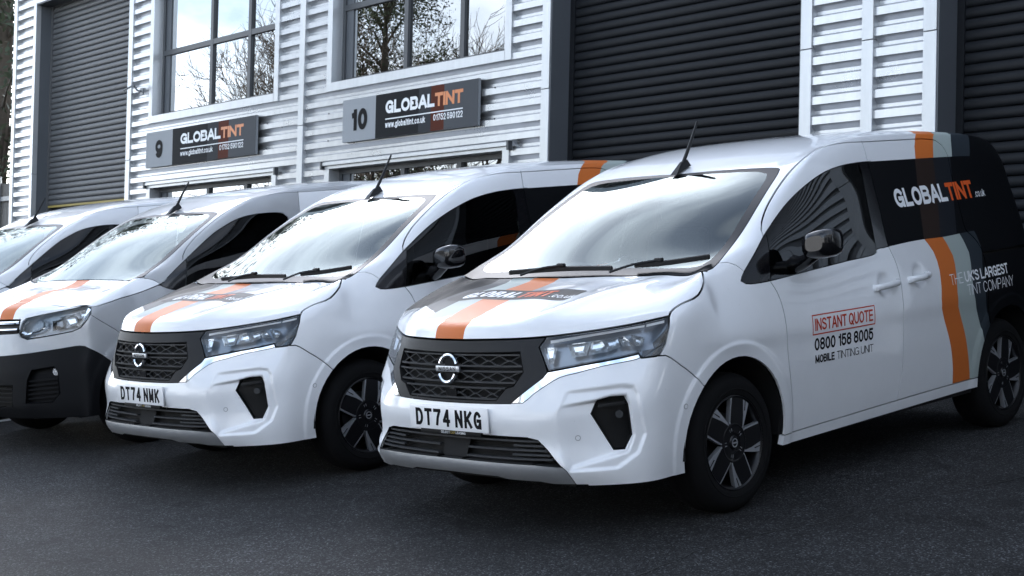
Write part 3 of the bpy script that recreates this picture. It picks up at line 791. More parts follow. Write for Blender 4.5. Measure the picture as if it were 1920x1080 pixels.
FEAT = dict(
 hoodfront=[(.93, -.03, .887), (.928, .09, .887), (.916, .175, .888), (.868, .355, .8905), (.803, .484, .895), (.702, .629, .909), (.556, .782, .931), (.438, .883, .955)],
 hoodside=[(.438, .883, .955), (.425, .882, .972), (.395, .885, .992), (.353, .887, 1.003), (.273, .894, 1.017), (.228, .891, 1.032), (.165, .868, 1.062), (.128, .849, 1.085), (.098, .823, 1.108), (.075, .799, 1.124)],
 cowl=[(.13, -.03, 1.112), (.127, .2, 1.114), (.115, .45, 1.118), (.095, .66, 1.122), (.07, .795, 1.125), (.055, .815, 1.128)],
 screen=[(.06, .812, 1.127), (.02, .818, 1.137), (-.05, .812, 1.168), (-.204, .776, 1.232), (-.407, .744, 1.351), (-.615, .702, 1.476), (-.78, .664, 1.568), (-.825, .647, 1.590), (-.843, .625, 1.599), (-.845, .58, 1.601), (-.838, .45, 1.604), (-.83, .3, 1.605), (-.818, .12, 1.604), (-.813, -.03, 1.604)],
 pillar=[(-.03, .815, 1.158), (-.075, .838, 1.158), (-.113, .857, 1.142), (-.150, .877, 1.106)],
 window_low=[(-1.475, .882, 1.152), (-1.437, .882, 1.150), (-1.40, .883, 1.147), (-1.334, .884, 1.143), (-1.326, .888, 1.128), (-1.0, .891, 1.100), (-.663, .896, 1.077), (-.45, .902, 1.062), (-.313, .905, 1.053), (-.203, .90, 1.049), (-.135, .892, 1.053), (-.108, .885, 1.068), (-.12, .88, 1.085), (-.145, .877, 1.108), (-.252, .858, 1.183), (-.369, .84, 1.261), (-.438, .832, 1.302), (-.554, .811, 1.368), (-.668, .799, 1.427), (-.851, .786, 1.503), (-1.04, .776, 1.562), (-1.228, .767, 1.593), (-1.37, .763, 1.604), (-1.52, .761, 1.610)],
 window_rear=[(-1.375, .764, 1.605), (-1.391, .764, 1.595), (-1.355, .83, 1.36), (-1.321, .885, 1.126)],
 window_front=[(-.315, .905, 1.052), (-.34, .89, 1.12), (-.375, .855, 1.22), (-.405, .835, 1.285)],
 doortop=[(-.372, .838, 1.265), (-.385, .825, 1.295), (-.421, .80, 1.331), (-.506, .772, 1.398), (-.718, .73, 1.525), (-.92, .708, 1.622), (-1.106, .697, 1.683), (-1.336, .707, 1.714), (-1.52, .715, 1.718), (-1.881, .713, 1.725), (-2.22, .708, 1.729), (-2.33, .712, 1.718), (-2.375, .728, 1.69), (-2.384, .75, 1.645), (-2.358, .783, 1.54), (-2.336, .833, 1.353), (-2.33, .871, 1.205), (-2.345, .874, 1.185), (-2.40, .882, 1.15), (-2.46, .895, 1.085), (-2.475, .91, 1.02), (-2.47, .925, .90), (-2.45, .93, .78), (-2.46, .93, .66), (-2.5, .93, .58)],
 bseam=[(-1.520, .714, 1.722), (-1.487, .761, 1.608), (-1.469, .824, 1.385), (-1.45, .881, 1.158), (-1.485, .897, 1.078), (-1.500, .914, .981), (-1.490, .931, .87), (-1.486, .926, .638), (-1.485, .919, .532), (-1.457, .908, .408), (-1.436, .899, .322)],
 dseam=[(-.309, .905, 1.056), (-.351, .914, .999), (-.375, .924, .93), (-.383, .932, .859), (-.405, .926, .647), (-.433, .916, .486), (-.455, .896, .300)],
 sill=[(-.30, .894, .301), (-.454, .895, .308), (-1.0, .897, .321), (-1.537, .899, .333), (-2.37, .90, .345)],
 fbseam=[(.525, .884, .789), (.496, .898, .788), (.413, .916, .734), (.343, .922, .687), (.25, .923, .607)],
 headlight=[(.803, .484, .897), (.835, .463, .851), (.842, .515, .745), (.756, .643, .768), (.642, .773, .791), (.585, .821, .803), (.585, .833, .784), (.535, .877, .788), (.520, .887, .795), (.491, .897, .838), (.46, .898, .913), (.438, .883, .957)],
 surround_out=[(.838, .490, .795), (.843, .512, .742), (.862, .499, .719), (.92, .412, .647), (.936, .366, .610), (.950, .25, .607), (.960, .12, .605), (.962, -.03, .604)],
 surround_in=[(.941, -.03, .829), (.937, .12, .830), (.92, .242, .832), (.882, .388, .834), (.893, .413, .746), (.921, .375, .686), (.933, .336, .675), (.947, .288, .622), (.958, .15, .619), (.961, -.03, .618)],
 chrome=[(.935, .372, .612), (.922, .425, .614), (.899, .471, .652), (.825, .567, .72), (.786, .621, .734), (.709, .715, .76), (.60, .822, .781), (.578, .836, .79)],
 lowgrille=[(.962, -.03, .463), (.958, .237, .465), (.93, .445, .463), (.917, .497, .452), (.90, .54, .41), (.883, .606, .335), (.94, .484, .346), (.985, .082, .350), (.985, -.03, .350)],
 skidend=[(.883, .603, .337), (.876, .621, .319), (.834, .643, .245)],
 fog=[(.774, .731, .618), (.734, .769, .629), (.692, .812, .630), (.684, .829, .591), (.678, .838, .459), (.707, .818, .396), (.745, .786, .396), (.803, .717, .559)],
)
DV = dict(hoodfront=(.85, .53, .05), hoodside=(.25, .6, .75), cowl=(.45, 0, .89), screen=(.5, .25, .83), pillar=(.25, .9, .4), side=(0, 1, .22), front=(.96, .28, 0), lamp=(.72, .69, 0), roofside=(0, .9, .45))

def disk_poly(cx, cz, r, y, n=40, a0=0, a1=360):
    return [(cx+r*math.cos(math.radians(a0+(a1-a0)*k/n)), y, cz+r*math.sin(math.radians(a0+(a1-a0)*k/n))) for k in range(n+1)]

def cut_nissan():
    co, fs = full_hull(nissan_tables(), level=4)
    co = sculpt_nissan(co)
    S = Skin(co, fs)
    F = FEAT; fr = lambda c: c[0] > .3
    up = lambda c: c[2] > 1.02
    # colour boundaries of the wrap (cut only)
    SB = WRAP
    for k, pl in SB.items():
        S.cut(resample(pl, .05), DV['side'] if k[0] in 'bd' or k == 'belt' else CDIR, (lambda c: c[0] < -1.3))
    for k, ((x0, y0), (x1, y1)) in HOODL.items():
        pts = [(x0+(x1-x0)*t/30, y0+(y1-y0)*t/30, 1.05) for t in range(31)]
        for sg in (1, -1):
            P_ = [(p[0], sg*p[1], p[2]) for p in pts if sg*p[1] > -.02]
            if len(P_) > 1: S.cut(P_, (.35, 0, .94), lambda c: c[2] > .9 and c[0] > .04)
    # dark frit band of the windscreen
    S.cut(resample(FRIT, .05), DV['screen'], lambda c: c[2] > 1.05 and c[0] > -1)
    # wheel openings
    for cx, cz, r in (ARCH_F, ARCH_R):
        pl = disk_poly(cx, cz, r, .92, 48); S.cut(pl, (0, 1, 0), lambda c: c[1] > .75); S.drop(pl, (0, 1, 0), lambda c: c[1] > .75)
    pl = [(-.2, .89, .255), (-.6, .89, .261), (-2.5, .89, .292)]; S.cut(pl, (0, 1, 0), lambda c: c[1] > .75 and -2.5 < c[0] < -.2); S.drop(pl+[(-2.5, .89, .1), (-.2, .89, .1)], (0, 1, 0), lambda c: c[1] > .75)
    S.gap(F['hoodfront'], DV['hoodfront'], .010, fr)
    S.gap(F['hoodside'], DV['hoodside'], .010, lambda c: c[0] > 0 and c[1] > .6)
    S.gap(F['cowl'], DV['cowl'], .014, lambda c: c[2] > 1.0 and c[0] > -.1)
    S.gap(F['screen'], DV['screen'], .005, up)
    S.gap(F['pillar'], DV['pillar'], .004, up)
    S.gap(F['window_low'], DV['side'], .005, lambda c: c[1] > .6)
    S.gap(F['window_rear'], DV['side'], .004, lambda c: c[1] > .6)
    S.gap(F['window_front'], DV['side'], .004, lambda c: c[1] > .6)
    S.gap(F['doortop'], DV['roofside'], .007, lambda c: c[1] > .55)
    S.gap(F['bseam'], DV['side'], .007, lambda c: c[1] > .55)
    S.gap(F['dseam'], DV['side'], .007, lambda c: c[1] > .6)
    S.gap(F['sill'], (0, 1, 0), .007, lambda c: c[1] > .6)
    S.gap(F['fbseam'], (.3, .95, 0), .006, lambda c: c[1] > .6 and c[0] > 0)
    S.gap([(-2.47, .905, 1.052), (-2.7, .90, 1.056), (-2.95, .885, 1.060), (-3.06, .87, 1.062)], (0, 1, .1), .016, lambda c: c[1] > .6)
    S.gap(F['headlight'], DV['lamp'], .007, fr, step=.05, smooth=False)
    S.gap(F['surround_out'], DV['front'], .004, fr, step=.05, smooth=False)
    S.gap(F['surround_in'], DV['front'], .004, fr, step=.05, smooth=False)
    S.gap(F['chrome'], DV['lamp'], .0035, fr)
    S.gap(F['lowgrille'], DV['front'], .003, fr, smooth=False)
    S.gap(F['skidend'], DV['lamp'], .004, fr, smooth=False)
    pl = [(.97, -.03, .285), (.96, .27, .282), (.95, .32, .270), (.92, .49, .268), (.90, .54, .259), (.84, .68, .256)]; S.cut(pl, (1, 0, 0), lambda c: c[0] > .7 and c[2] < .34); S.drop(pl+[(.8, .68, .2), (.97, -.03, .2)], (1, 0, 0), lambda c: c[0] > .7)
    S.gap(F['fog'], DV['lamp'], .003, fr, closed=True, smooth=False)
    return S
FRIT = [(.055, -.03, 1.145), (.045, .3, 1.15), (.03, .6, 1.153), (-.01, .735, 1.165), (-.05, .755, 1.182), (-.15, .745, 1.225), (-.36, .707, 1.345), (-.575, .662, 1.47), (-.74, .622, 1.555), (-.78, .595, 1.575), (-.795, .54, 1.585), (-.792, .3, 1.59), (-.782, -.03, 1.592)]
WRAP = dict(
 belt=[(-1.40, .88, 1.146), (-1.46, .88, 1.150), (-1.707, .879, 1.164), (-1.87, .877, 1.168), (-2.05, .877, 1.169), (-2.25, .876, 1.178), (-2.33, .875, 1.182), (-2.44, .875, 1.186), (-2.62, .875, 1.19)],
 dtop=[(-1.40, .76, 1.606), (-1.505, .761, 1.608), (-1.982, .76, 1.616), (-2.4, .757, 1.622), (-2.64, .756, 1.622), (-2.85, .756, 1.606)],
 b0=[(-1.838, .879, 1.172), (-1.911, .894, 1.092), (-1.933, .913, .988), (-1.918, .928, .895), (-1.902, .934, .835), (-1.902, .934, .78), (-1.933, .928, .712), (-2.006, .921, .558), (-2.038, .905, .43), (-2.045, .901, .335)],
 b1=[(-2.045, .879, 1.175), (-2.117, .90, 1.06), (-2.110, .918, .957), (-2.089, .932, .854), (-2.091, .932, .775), (-2.133, .927, .693), (-2.198, .92, .538), (-2.25, .90, .335)],
 b2=[(-2.246, .877, 1.184), (-2.308, .899, 1.067), (-2.288, .921, .943), (-2.279, .934, .838), (-2.306, .931, .745), (-2.362, .925, .622), (-2.41, .92, .5)],
 b3=[(-2.425, .875, 1.190), (-2.464, .894, 1.097), (-2.425, .92, .953), (-2.42, .92, .80), (-2.45, .92, .65)],
 c0=[(-2.44, -.03, 1.808), (-2.40, .30, 1.80), (-2.288, .57, 1.784), (-2.11, .70, 1.735), (-2.048, .731, 1.686), (-2.0, .759, 1.612)],
 c1=[(-2.70, -.03, 1.808), (-2.66, .30, 1.80), (-2.545, .555, 1.783), (-2.32, .70, 1.735), (-2.26, .731, 1.684), (-2.204, .759, 1.612)],
 c2=[(-2.92, -.03, 1.798), (-2.88, .30, 1.79), (-2.75, .555, 1.78), (-2.562, .686, 1.749), (-2.479, .731, 1.682), (-2.424, .757, 1.612)],
 c3=[(-3.06, -.03, 1.778), (-3.02, .30, 1.77), (-2.95, .5, 1.765), (-2.80, .66, 1.745), (-2.733, .713, 1.701), (-2.640, .756, 1.612)],
 d0=[(-1.998, .761, 1.622), (-1.896, .83, 1.365), (-1.838, .878, 1.165)],
 d1=[(-2.203, .761, 1.624), (-2.1, .832, 1.357), (-2.022, .878, 1.165)],
 d2=[(-2.407, .761, 1.626), (-2.263, .846, 1.302), (-2.215, .876, 1.172)],
)
CDIR = (0, .75, .66)
_VA = {k: axes(DV['side'] if k[0] in 'bd' else CDIR)[2] for k in WRAP}
def x_at(k, c):
    """x of a wrap boundary at the height of point c, measured across the cutting direction"""
    v = _VA[k]; L = WRAP[k]; t = [-np.dot(p, v) for p in L]
    return float(np.interp(-np.dot(c, v), t, [p[0] for p in L]))
def z_at(k, x):
    return float(np.interp(-x, [-p[0] for p in WRAP[k]], [p[2] for p in WRAP[k]]))
WRAP_MATS = [M_WHITE, M_ORANGE, M_SAGE, M_SLATE, M_BLACKV, M_BROWNV, M_SMOKEV]
def wrap_mat(c):
    x, y, z = c
    if x > -1.44: return 0
    if z > z_at('dtop', x)+.0*y or (y < .66 and z > 1.6):          # roof and roof side
        return [0, 1, 2, 3, 4][sum(x < x_at(k, c) for k in ('c0', 'c1', 'c2', 'c3'))]
    if z > z_at('belt', x):
        if x > -1.46: return 4
        return [4, 5, 6, 4][sum(x < x_at(k, c) for k in ('d0', 'd1', 'd2'))]
    return [0, 1, 2, 3, 4][sum(x < x_at(k, c) for k in ('b0', 'b1', 'b2', 'b3'))]
def frit_mat(f):
    c = f; d, u, v = axes(DV['screen'])
    Q = [(np.dot(p, u), np.dot(p, v)) for p in FRIT+[(p[0], -p[1], p[2]) for p in reversed(FRIT)]]
    return 0 if pip(c.dot(u), c.dot(v), Q) else 1

SEEDS = dict(hood=(.5, .3, 1.05), windscreen=(-.4, .3, 1.38), body_shell=(-1.6, .3, 1.79), front_wing=(.0, .92, .9), front_door=(-.9, .93, .8), sliding_door=(-1.8, .93, .8),
  door_frame=(-1.0, .75, 1.62), door_window=(-.9, .83, 1.35), window_corner_trim=(-.25, .87, 1.11), pillar_trim=(-1.43, .83, 1.35), side_skirt=(-1.2, .89, .28), front_bumper=(.95, .2, .54), headlight_cover=(.65, .72, .86),
  grille_surround=(.93, .2, .86), chrome_strip=(.75, .66, .762), skid_plate=(.975, .1, .30), fog_pod=(.735, .77, .5), intake=(.96, .1, .4), grille_back=(.95, .1, .72))
for _k in WRAP: WRAP[_k] = [tuple(p) for p in resample(WRAP[_k], .05)]
FRIT = [tuple(p) for p in resample(FRIT, .05)]
HOODL = {'o1': ((.05, -.048), (.95, .082)), 'o2': ((.05, -.218), (.95, -.112)), 's2': ((.05, -.375), (.95, -.285)), 'k2': ((.05, -.48), (.95, -.43))}
def hood_y(k, x): (x0, y0), (x1, y1) = HOODL[k]; return y0+(y1-y0)*(x-x0)/(x1-x0)
def hood_mat(c):
    x, y, z = c
    if y > hood_y('o1', x): return 0
    if y > hood_y('o2', x): return 1
    if y > hood_y('s2', x): return 2 if x < .78-(y+.1)*.3 else 0
    if x > .74+(y+.3)*.5: return 0
    if y > hood_y('k2', x): return 3
    return 4
def panel_offset(name, S, faces, vec, mat, parent, side=1, near=.006, back=True):
    """copy of panel faces pushed along vec with walls back to the surface"""
    vec = np.array(vec, float); u = vec/np.linalg.norm(vec)
    vs = {}; V = []; F = []; ed = {}
    for fi in faces:
        ids = []
        for j in S.F[fi]:
            if j not in vs: vs[j] = len(V); V.append(S.V[j]+vec)
            ids.append(vs[j])
        if back: F.append(ids)
        for a, b in zip(ids, ids[1:]+ids[:1]): ed.setdefault((min(a, b), max(a, b)), []).append((a, b))
    hi = {}
    for k, L in ed.items():
        if len(L) != 1: continue
        a, b = L[0]
        if abs(V[a][1]) < 1e-4 and abs(V[b][1]) < 1e-4: continue
        for q in (a, b):
            if q not in hi: hi[q] = len(V); V.append(V[q]-vec+u*near)
        F.append([a, b, hi[b], hi[a]])
    V = np.array(V)
    if side == 0:
        n = len(V); F = F+[[i+n for i in reversed(f)] for f in F]; V = np.vstack([V, V*[1, -1, 1]])
    elif side < 0: V = V*[1, -1, 1]; F = [list(reversed(f)) for f in F]
    return mesh(name, V, F, mat, parent, smooth=30)
def sy(P, s): return [(p[0], p[1]*s, p[2]) for p in P]

def make_wheel(name, parent, loc, s, rot=0):
    """wheel with tyre, rim, five spokes, hub; outer face towards +y*s"""
    w = empty(name); w.parent = parent; w.location = loc; w.rotation_euler = (0, rot, 0)
    t = MB().lathe([(.219, -.012), (.223, .002), (.232, .006), (.262, .011), (.288, .007), (.304, -.004), (.314, -.016), (.3215, -.028), (.325, -.045), (.3255, -.10), (.325, -.155), (.3215, -.172), (.304, -.196), (.262, -.211), (.225, -.203)], 64)
    # raised ring and tread grooves
    t.lathe([(.246, .0095), (.248, .0125), (.252, .0125), (.254, .0105)], 64)
    for k, yy in enumerate((-.07, -.10, -.13)): t.lathe([(.3262, yy-.010), (.3275, yy-.009), (.3275, yy+.009), (.3262, yy+.010)], 64)
    o = t.build('tyre', M_RUBBER, w, smooth=35)
    r = MB().lathe([(.2195, -.012), (.2205, .001), (.217, .003), (.211, -.002), (.206, -.012), (.198, -.03), (.19, -.12), (.205, -.19), (.219, -.2)], 56)
    r.build('rim', M_RIMBLK, w, smooth=35)
    MB().lathe([(.02, -.075), (.135, -.075), (.135, -.095), (.02, -.095)], 40).build('brake_disc', pbr('brake_disc', (.10, .10, .10), .45, metal=.8), w, smooth=35)
    MB().lathe([(.0, -.14), (.19, -.14)], 40).build('wheel_back', M_DARK, w)
    def pt(r_, a, y): return (r_*math.cos(a), y, r_*math.sin(a))
    R = math.radians
    for k in range(5):
        th = R(36+72*k)
        # machined face of one spoke: two edge bars joined at the notch
        def P(r_, da, y=0.): return pt(r_, th+R(da), y)
        out = [P(.055, 30), P(.098, 34), P(.165, 23.5), P(.2135, 19.5), P(.2135, 10), P(.2135, 0), P(.2135, -10), P(.2135, -19.5), P(.165, -23.5), P(.098, -34), P(.055, -30)]
        sp = MB(); sp.prism([(p[0], -.004, p[2]) for p in out], (0, -.022, 0), 0)
        inn = [P(.052, 27), P(.098, 28), P(.14, 17), P(.2135, 6), P(.2135, -6), P(.2135, -17), P(.165, -20.5), P(.102, -29), P(.052, -27)]
        sp.prism([(p[0], -.0025, p[2]) for p in inn], (0, -.010, 0), 1)
        inn2 = [P(.17, 17.5), P(.2135, 12.2), P(.2135, 11.2), P(.165, 16.2)]
        sp.prism([(p[0], -.0025, p[2]) for p in inn2], (0, -.010, 0), 1)
        ob = sp.build('spoke', [M_MACH, M_RIMBLK], w); fix_normals(ob)
    h = MB().lathe([(.0, -.0), (.028, -.0), (.031, -.004), (.034, -.006), (.070, -.004), (.088, -.0012), (.093, -.004), (.096, -.03)], 40); h.build('hub', M_RIMBLK, w, smooth=35)
    b = MB().lathe([(.0165, .0005), (.0165, .002), (.0215, .002), (.0215, .0005)], 28); b.box((-.022, .0005, -.0035), (.022, .0022, .0035)); b.build('hub_emblem', M_MACH, w)
    n = MB()
    for k in range(5):
        a = R(72*k); n.tube([pt(.048, a, -.02), pt(.048, a, -.008)], .0085, 6, up=(1, 0, 0))
    n.build('wheel_nut', M_SATIN, w)
    if s < 0: w.rotation_euler = (0, 0, math.pi)
    return w

def wires(path, wy, wz):
    """thin rectangular bar along path facing +x"""
    mb = MB(); mb.sweep(path, [(-wy, -wz), (wy, -wz), (wy, wz), (-wy, wz)], lambda k: ((1, 0, 0), (0, 0, 1))); return mb

def nissan_body(root):
    S = cut_nissan(); C = S.components()
    kd = [S.C[c] for c in C]
    pan = {}
    for n, p in SEEDS.items():
        b = min(range(len(C)), key=lambda i: np.linalg.norm(kd[i]-np.array(p), axis=1).min()); pan[n] = C[b]
    # ---- big panels
    panel_object('hood', S, pan['hood'], WRAP_MATS, None, root)
    hd = root.children[-1]
    me = hd.data; n = len(me.polygons); cc = np.empty(n*3); me.polygons.foreach_get('center', cc); cc = cc.reshape(-1, 3)
    me.polygons.foreach_set('material_index', [hood_mat(c) for c in cc]); me.update()
    panel_object('windscreen', S, pan['windscreen'], [M_SCREEN, M_FRIT], frit_mat, root, thick=.004, fair=2)
    panel_object('body_shell', S, pan['body_shell'], WRAP_MATS, wrap_mat, root)
    panel_object('front_bumper', S, pan['front_bumper'], [M_WHITE], None, root)
    panel_object('skid_plate', S, pan['skid_plate'], [M_SKID], None, root)
    panel_object('grille_surround', S, pan['grille_surround'], [M_TRIM], None, root, thick=.03)
    for s in (1, -1):
        one = dict(mirror='one', side=s)
        panel_object('front_wing', S, pan['front_wing'], [M_WHITE], None, root, **one)
        dr = panel_object('front_door', S, pan['front_door'], [M_WHITE], None, root, **one)
        panel_object('door_frame', S, pan['door_frame'], [M_WHITE], None, dr, **one)
        panel_object('door_window', S, pan['door_window'], [M_TINT], None, dr, thick=.004, fair=1, **one)
        panel_object('corner_trim', S, pan['window_corner_trim'], [M_GLOSSBLK], None, root, **one)
        panel_object('pillar_trim', S, pan['pillar_trim'], [M_GLOSSBLK], None, dr, **one)
        sl = panel_object('sliding_door', S, pan['sliding_door'], WRAP_MATS, wrap_mat, root, **one)
        panel_object('side_skirt', S, pan['side_skirt'], [M_WHITE], None, root, thick=.03, **one)
        panel_object('chrome_strip', S, pan['chrome_strip'], [M_CHROME], None, root, **one)
        # headlight
        hl = empty('headlight'); hl.parent = root
        panel_object('lamp_lens', S, pan['headlight_cover'], [M_LENS], None, hl, thick=.005, **one)
        dl = np.array(DV['lamp'])/np.linalg.norm(DV['lamp'])
        panel_offset('lamp_housing', S, pan['headlight_cover'], -.06*dl, M_LAMPDK, hl, side=s)
        def off(P, k): return sy([tuple(np.array(p)-dl*k) for p in P], s)
        dv = tuple(-dl*np.array((1, s, 1))*.018)
        for pl in ([(.80, .501, .876), (.804, .504, .864), (.75, .585, .876), (.696, .656, .888), (.61, .745, .902), (.53, .815, .914), (.526, .815, .922), (.606, .743, .911), (.692, .654, .898), (.748, .582, .887)],
                   [(.519, .821, .924), (.523, .821, .914), (.464, .874, .927), (.459, .872, .937)]):
            fix_normals(MB().prism(off(pl, .003), dv).build('light_guide', M_DRL, hl))
        cells = [[(.825, .483, .846), (.793, .534, .846), (.819, .534, .779), (.831, .515, .775)], [(.767, .569, .857), (.706, .658, .867), (.736, .651, .807), (.771, .601, .799)], [(.705, .66, .865), (.679, .692, .871), (.676, .725, .819), (.732, .658, .807)],
                 [(.677, .693, .872), (.631, .742, .876), (.633, .761, .837), (.675, .726, .819)], [(.628, .742, .879), (.608, .762, .88), (.588, .801, .837), (.625, .768, .836)], [(.585, .78, .885), (.542, .827, .868), (.56, .826, .837), (.583, .806, .835)]]
        for q, pl in enumerate(cells):
            A = off(pl, .012); c = np.mean(pl, 0)
            Bk = off([tuple(c+(np.array(p)-c)*.55+np.array((0, 0, .006))) for p in pl], .05)
            mb = MB().add(A+Bk, [(0, 1, 5, 4), (1, 2, 6, 5), (2, 3, 7, 6), (3, 0, 4, 7), (4, 5, 6, 7)])
            mb.build('reflector', M_REFL, hl)
        dk = [(.532, .859, .843), (.469, .896, .903), (.488, .898, .842), (.521, .888, .792), (.581, .834, .785), (.569, .831, .812), (.536, .869, .82)]
        fix_normals(MB().prism(off(dk, .010), dv).build('lamp_bezel', M_GLOSSBLK, hl))
        # fog lamp pod
        fl = panel_offset('fog_pod', S, pan['fog_pod'], -.045*dl, M_PLASTIC, root, side=s, near=.010)
        c = np.array((.719, .806, .552))-dl*.03; u_ = np.array((-dl[1], dl[0], 0))
        ring = [tuple((c+.017*math.cos(a)*u_+.017*math.sin(a)*np.array((0, 0, 1)))*np.array((1, s, 1))) for a in np.linspace(0, 2*math.pi, 17)[:-1]]
        fix_normals(MB().prism(ring, tuple(-dl*np.array((1, s, 1))*.02)).build('fog_lens', M_FOGL, fl))
        br = [tuple(p*np.array((1, s, 1))) for p in (np.array((.772, .736, .60))-dl*.028, np.array((.694, .822, .607))-dl*.028, np.array((.694, .822, .594))-dl*.028, np.array((.775, .736, .585))-dl*.028)]
        fix_normals(MB().prism(br, tuple(-dl*np.array((1, s, 1))*.018)).build('fog_rib', M_PLASTIC, fl))
        # parking sensors
        for p in ((.838, .67, .457), (.396, .909, .551)):
            p = S.nrm(p)*.0+np.array(p); hp = S.bvh.find_nearest(Vector(p))[0]; nn = S.nrm(hp); hp = np.array(hp); a = np.cross(nn, (0, 0, 1)); a /= np.linalg.norm(a); b = np.cross(nn, a)
            m3 = np.array((1, s, 1))
            for rr, lift, mt, nm in ((.0125, .0012, M_SATIN, 'sensor_ring'), (.0095, .0022, M_WHITE, 'sensor_face')):
                L = [tuple((hp+nn*lift+rr*(math.cos(t)*a+math.sin(t)*b))*m3) for t in np.linspace(0, 2*math.pi, 17)[:-1]]
                mesh(nm, L, [tuple(range(16))], mt, root)
        # door handles
        for hx0, hx1, hz, ho in ((-1.215, -1.465, .947, dr), (-1.575, -1.80, .964, sl)):
            path = []
            for k in range(13):
                t = k/12; x = hx0+(hx1-hx0)*t; y = float(S.hit((x, 2, hz), (0, -1, 0))[1]) if not .3 < t < .7 else .918
                path.append((x, (y+.004+.030*math.sin(math.pi*min(1, max(0, t)))**.45)*s, hz+(.004 if hx0 > -1.5 else .004)*t*4))
            mb = MB(); mb.sweep(path, [(-.013, -.017), (.004, -.017), (.010, -.008), (.011, .006), (.005, .014), (-.013, .015)], lambda k: ((0, s, 0), (0, 0, 1)))
            o = mb.build('door_handle', M_WHITE, ho, smooth=60); fix_normals(o)
        # mirror
        mi = empty('door_mirror'); mi.parent = root
        prof = [(-.01, .52), (.0, .80), (.03, .98), (.075, 1.0), (.11, .96), (.118, .92)]
        V = []; Fm = []; ns = 20
        for dx, sc_ in prof:
            for q in range(ns):
                a = 2*math.pi*q/ns; ca, sa = math.cos(a), math.sin(a)
                e = .62; yy = math.copysign(abs(ca)**e, ca)*.088*sc_; zz = math.copysign(abs(sa)**e, sa)*.072*sc_*(1.0 if sa < 0 else .92+.12*ca)
                if s > 0: V.append((-.475-dx-.12*(yy+.09)*.6, 1.053+yy, 1.217+zz+yy*.10-dx*.05))
                else: V.append((-.66-yy, -(.985-dx+.02), 1.205+zz+yy*.06))          # folded flat against the door
        m_ = len(prof)
        for k in range(m_-1):
            for q in range(ns): Fm.append((k*ns+q, k*ns+(q+1) % ns, (k+1)*ns+(q+1) % ns, (k+1)*ns+q))
        Fm.append(tuple(range(ns))); Fm.append(tuple(range((m_-1)*ns, m_*ns)))
        o = mesh('mirror_shell', V, Fm, M_GLOSSBLK, mi, smooth=45); fix_normals(o)
        gl = [V[(m_-1)*ns+q] for q in range(ns)]; gc = np.mean(gl, 0); gl = [tuple(gc+(np.array(p)-gc)*.9+np.array((-.002, 0, 0))) for p in gl]
        mesh('mirror_glass', gl, [tuple(range(ns))], M_CHROME, mi)
        o = MB().tube([(-.56, .875*s, 1.115), (-.575, .915*s, 1.13), (-.59, .935*s, 1.16)], [.05, .04, .034], 12).build('mirror_arm', M_GLOSSBLK, mi, smooth=60) if s < 0 else MB().tube([(-.56, .875*s, 1.115), (-.55, .93*s, 1.12), (-.54, .975*s, 1.14), (-.535, 1.02*s, 1.17)], [.05, .036, .032, .034], 12).build('mirror_arm', M_GLOSSBLK, mi, smooth=60); fix_normals(o)
    # ---- grille
    gr = empty('grille'); gr.parent = root
    panel_offset('grille_backing', S, pan['grille_back'], (-.055, 0, 0), M_DARK, gr, side=0, near=-.0)
    gw = lambda z: float(np.interp(z, [.60, .622, .675, .686, .746, .834], [.28, .288, .336, .372, .412, .388]))
    def front(y, z, dx): 
        h = S.hit((2, y, z), (-1, 0, 0)); return (float(h[0])+dx, y, z)
    for z in (.818, .7685, .7455, .697, .672, .624):
        w_ = gw(z)-.004; pth = [front(y, z+.002, -.012) for y in np.linspace(-w_, w_, 33)]
        wires(pth, .007, .0036).build('grille_bar', M_BAR, gr)
    for z0, z1 in ((.8145, .772), (.742, .7005), (.6685, .6275)):
        w_ = gw((z0+z1)/2)-.01; n = int(w_*2/.098); per = w_*2/n; mid = (z0+z1)/2; amp = (z0-z1)/2
        for ph in (0, 1):
            pth = []
            for k in range(n*10+1):
                y = -w_+per*k/10; a = math.cos(2*math.pi*k/10); zz = mid+(amp if ph else -amp)*(.5+.5*a)*.95
                pth.append(front(y, zz, -.018))
            wires(pth, .005, .0022).build('grille_mesh', M_BAR, gr)
    # ---- badge
    bd = empty('badge'); bd.parent = root
    cx, cz = .962, .757
    ring = []
    for k in range(48):
        a = 2*math.pi*k/48; ring.append((cx-.010*math.sin(a), .057*math.cos(a)*1.0, cz+.062*math.sin(a)))
    mb = MB()
    def frm(k): a = 2*math.pi*k/48; return ((1, 0, 0), (0, math.cos(a), math.sin(a)))
    for lo_, hi_ in ((3, 21), (27, 45)):
        pth = ring[lo_:hi_+1]; mb.sweep(pth, [(-.008, -.008), (.004, -.008), (.008, .0), (.004, .008), (-.008, .008)], lambda k, lo_=lo_: frm(k+lo_))
    fix_normals(mb.build('badge_ring', M_CHROME, bd, smooth=40))
    bar = MB().box((cx-.006, -.077, cz-.013), (cx+.005, .077, cz+.013)); bo = bar.build('badge_bar', M_MACH, bd); bevel(bo, .002)
    tw = text_w('NISSAN', .019, .17, 1.0, .26)
    text_mesh('badge_text', [('NISSAN', -tw/2, -.0095, .019, .17, 1.0, .26, M_TXTB)], lambda u, v, l: (cx+.0052+l*.5, u, cz+v), bd)
    MB().box((cx-.05, -.03, cz-.05), (cx-.012, .03, cz+.05)).build('badge_mount', M_DARK, bd)
    cam = MB().box((.925, -.035, .627), (.951, .035, .665)); cam.build('radar_cover', M_GLOSSBLK, gr)
    # ---- lower intake
    it = empty('lower_intake'); it.parent = root
    panel_offset('intake_backing', S, pan['intake'], (-.07, 0, 0), M_DARK, it, side=0, near=-.0)
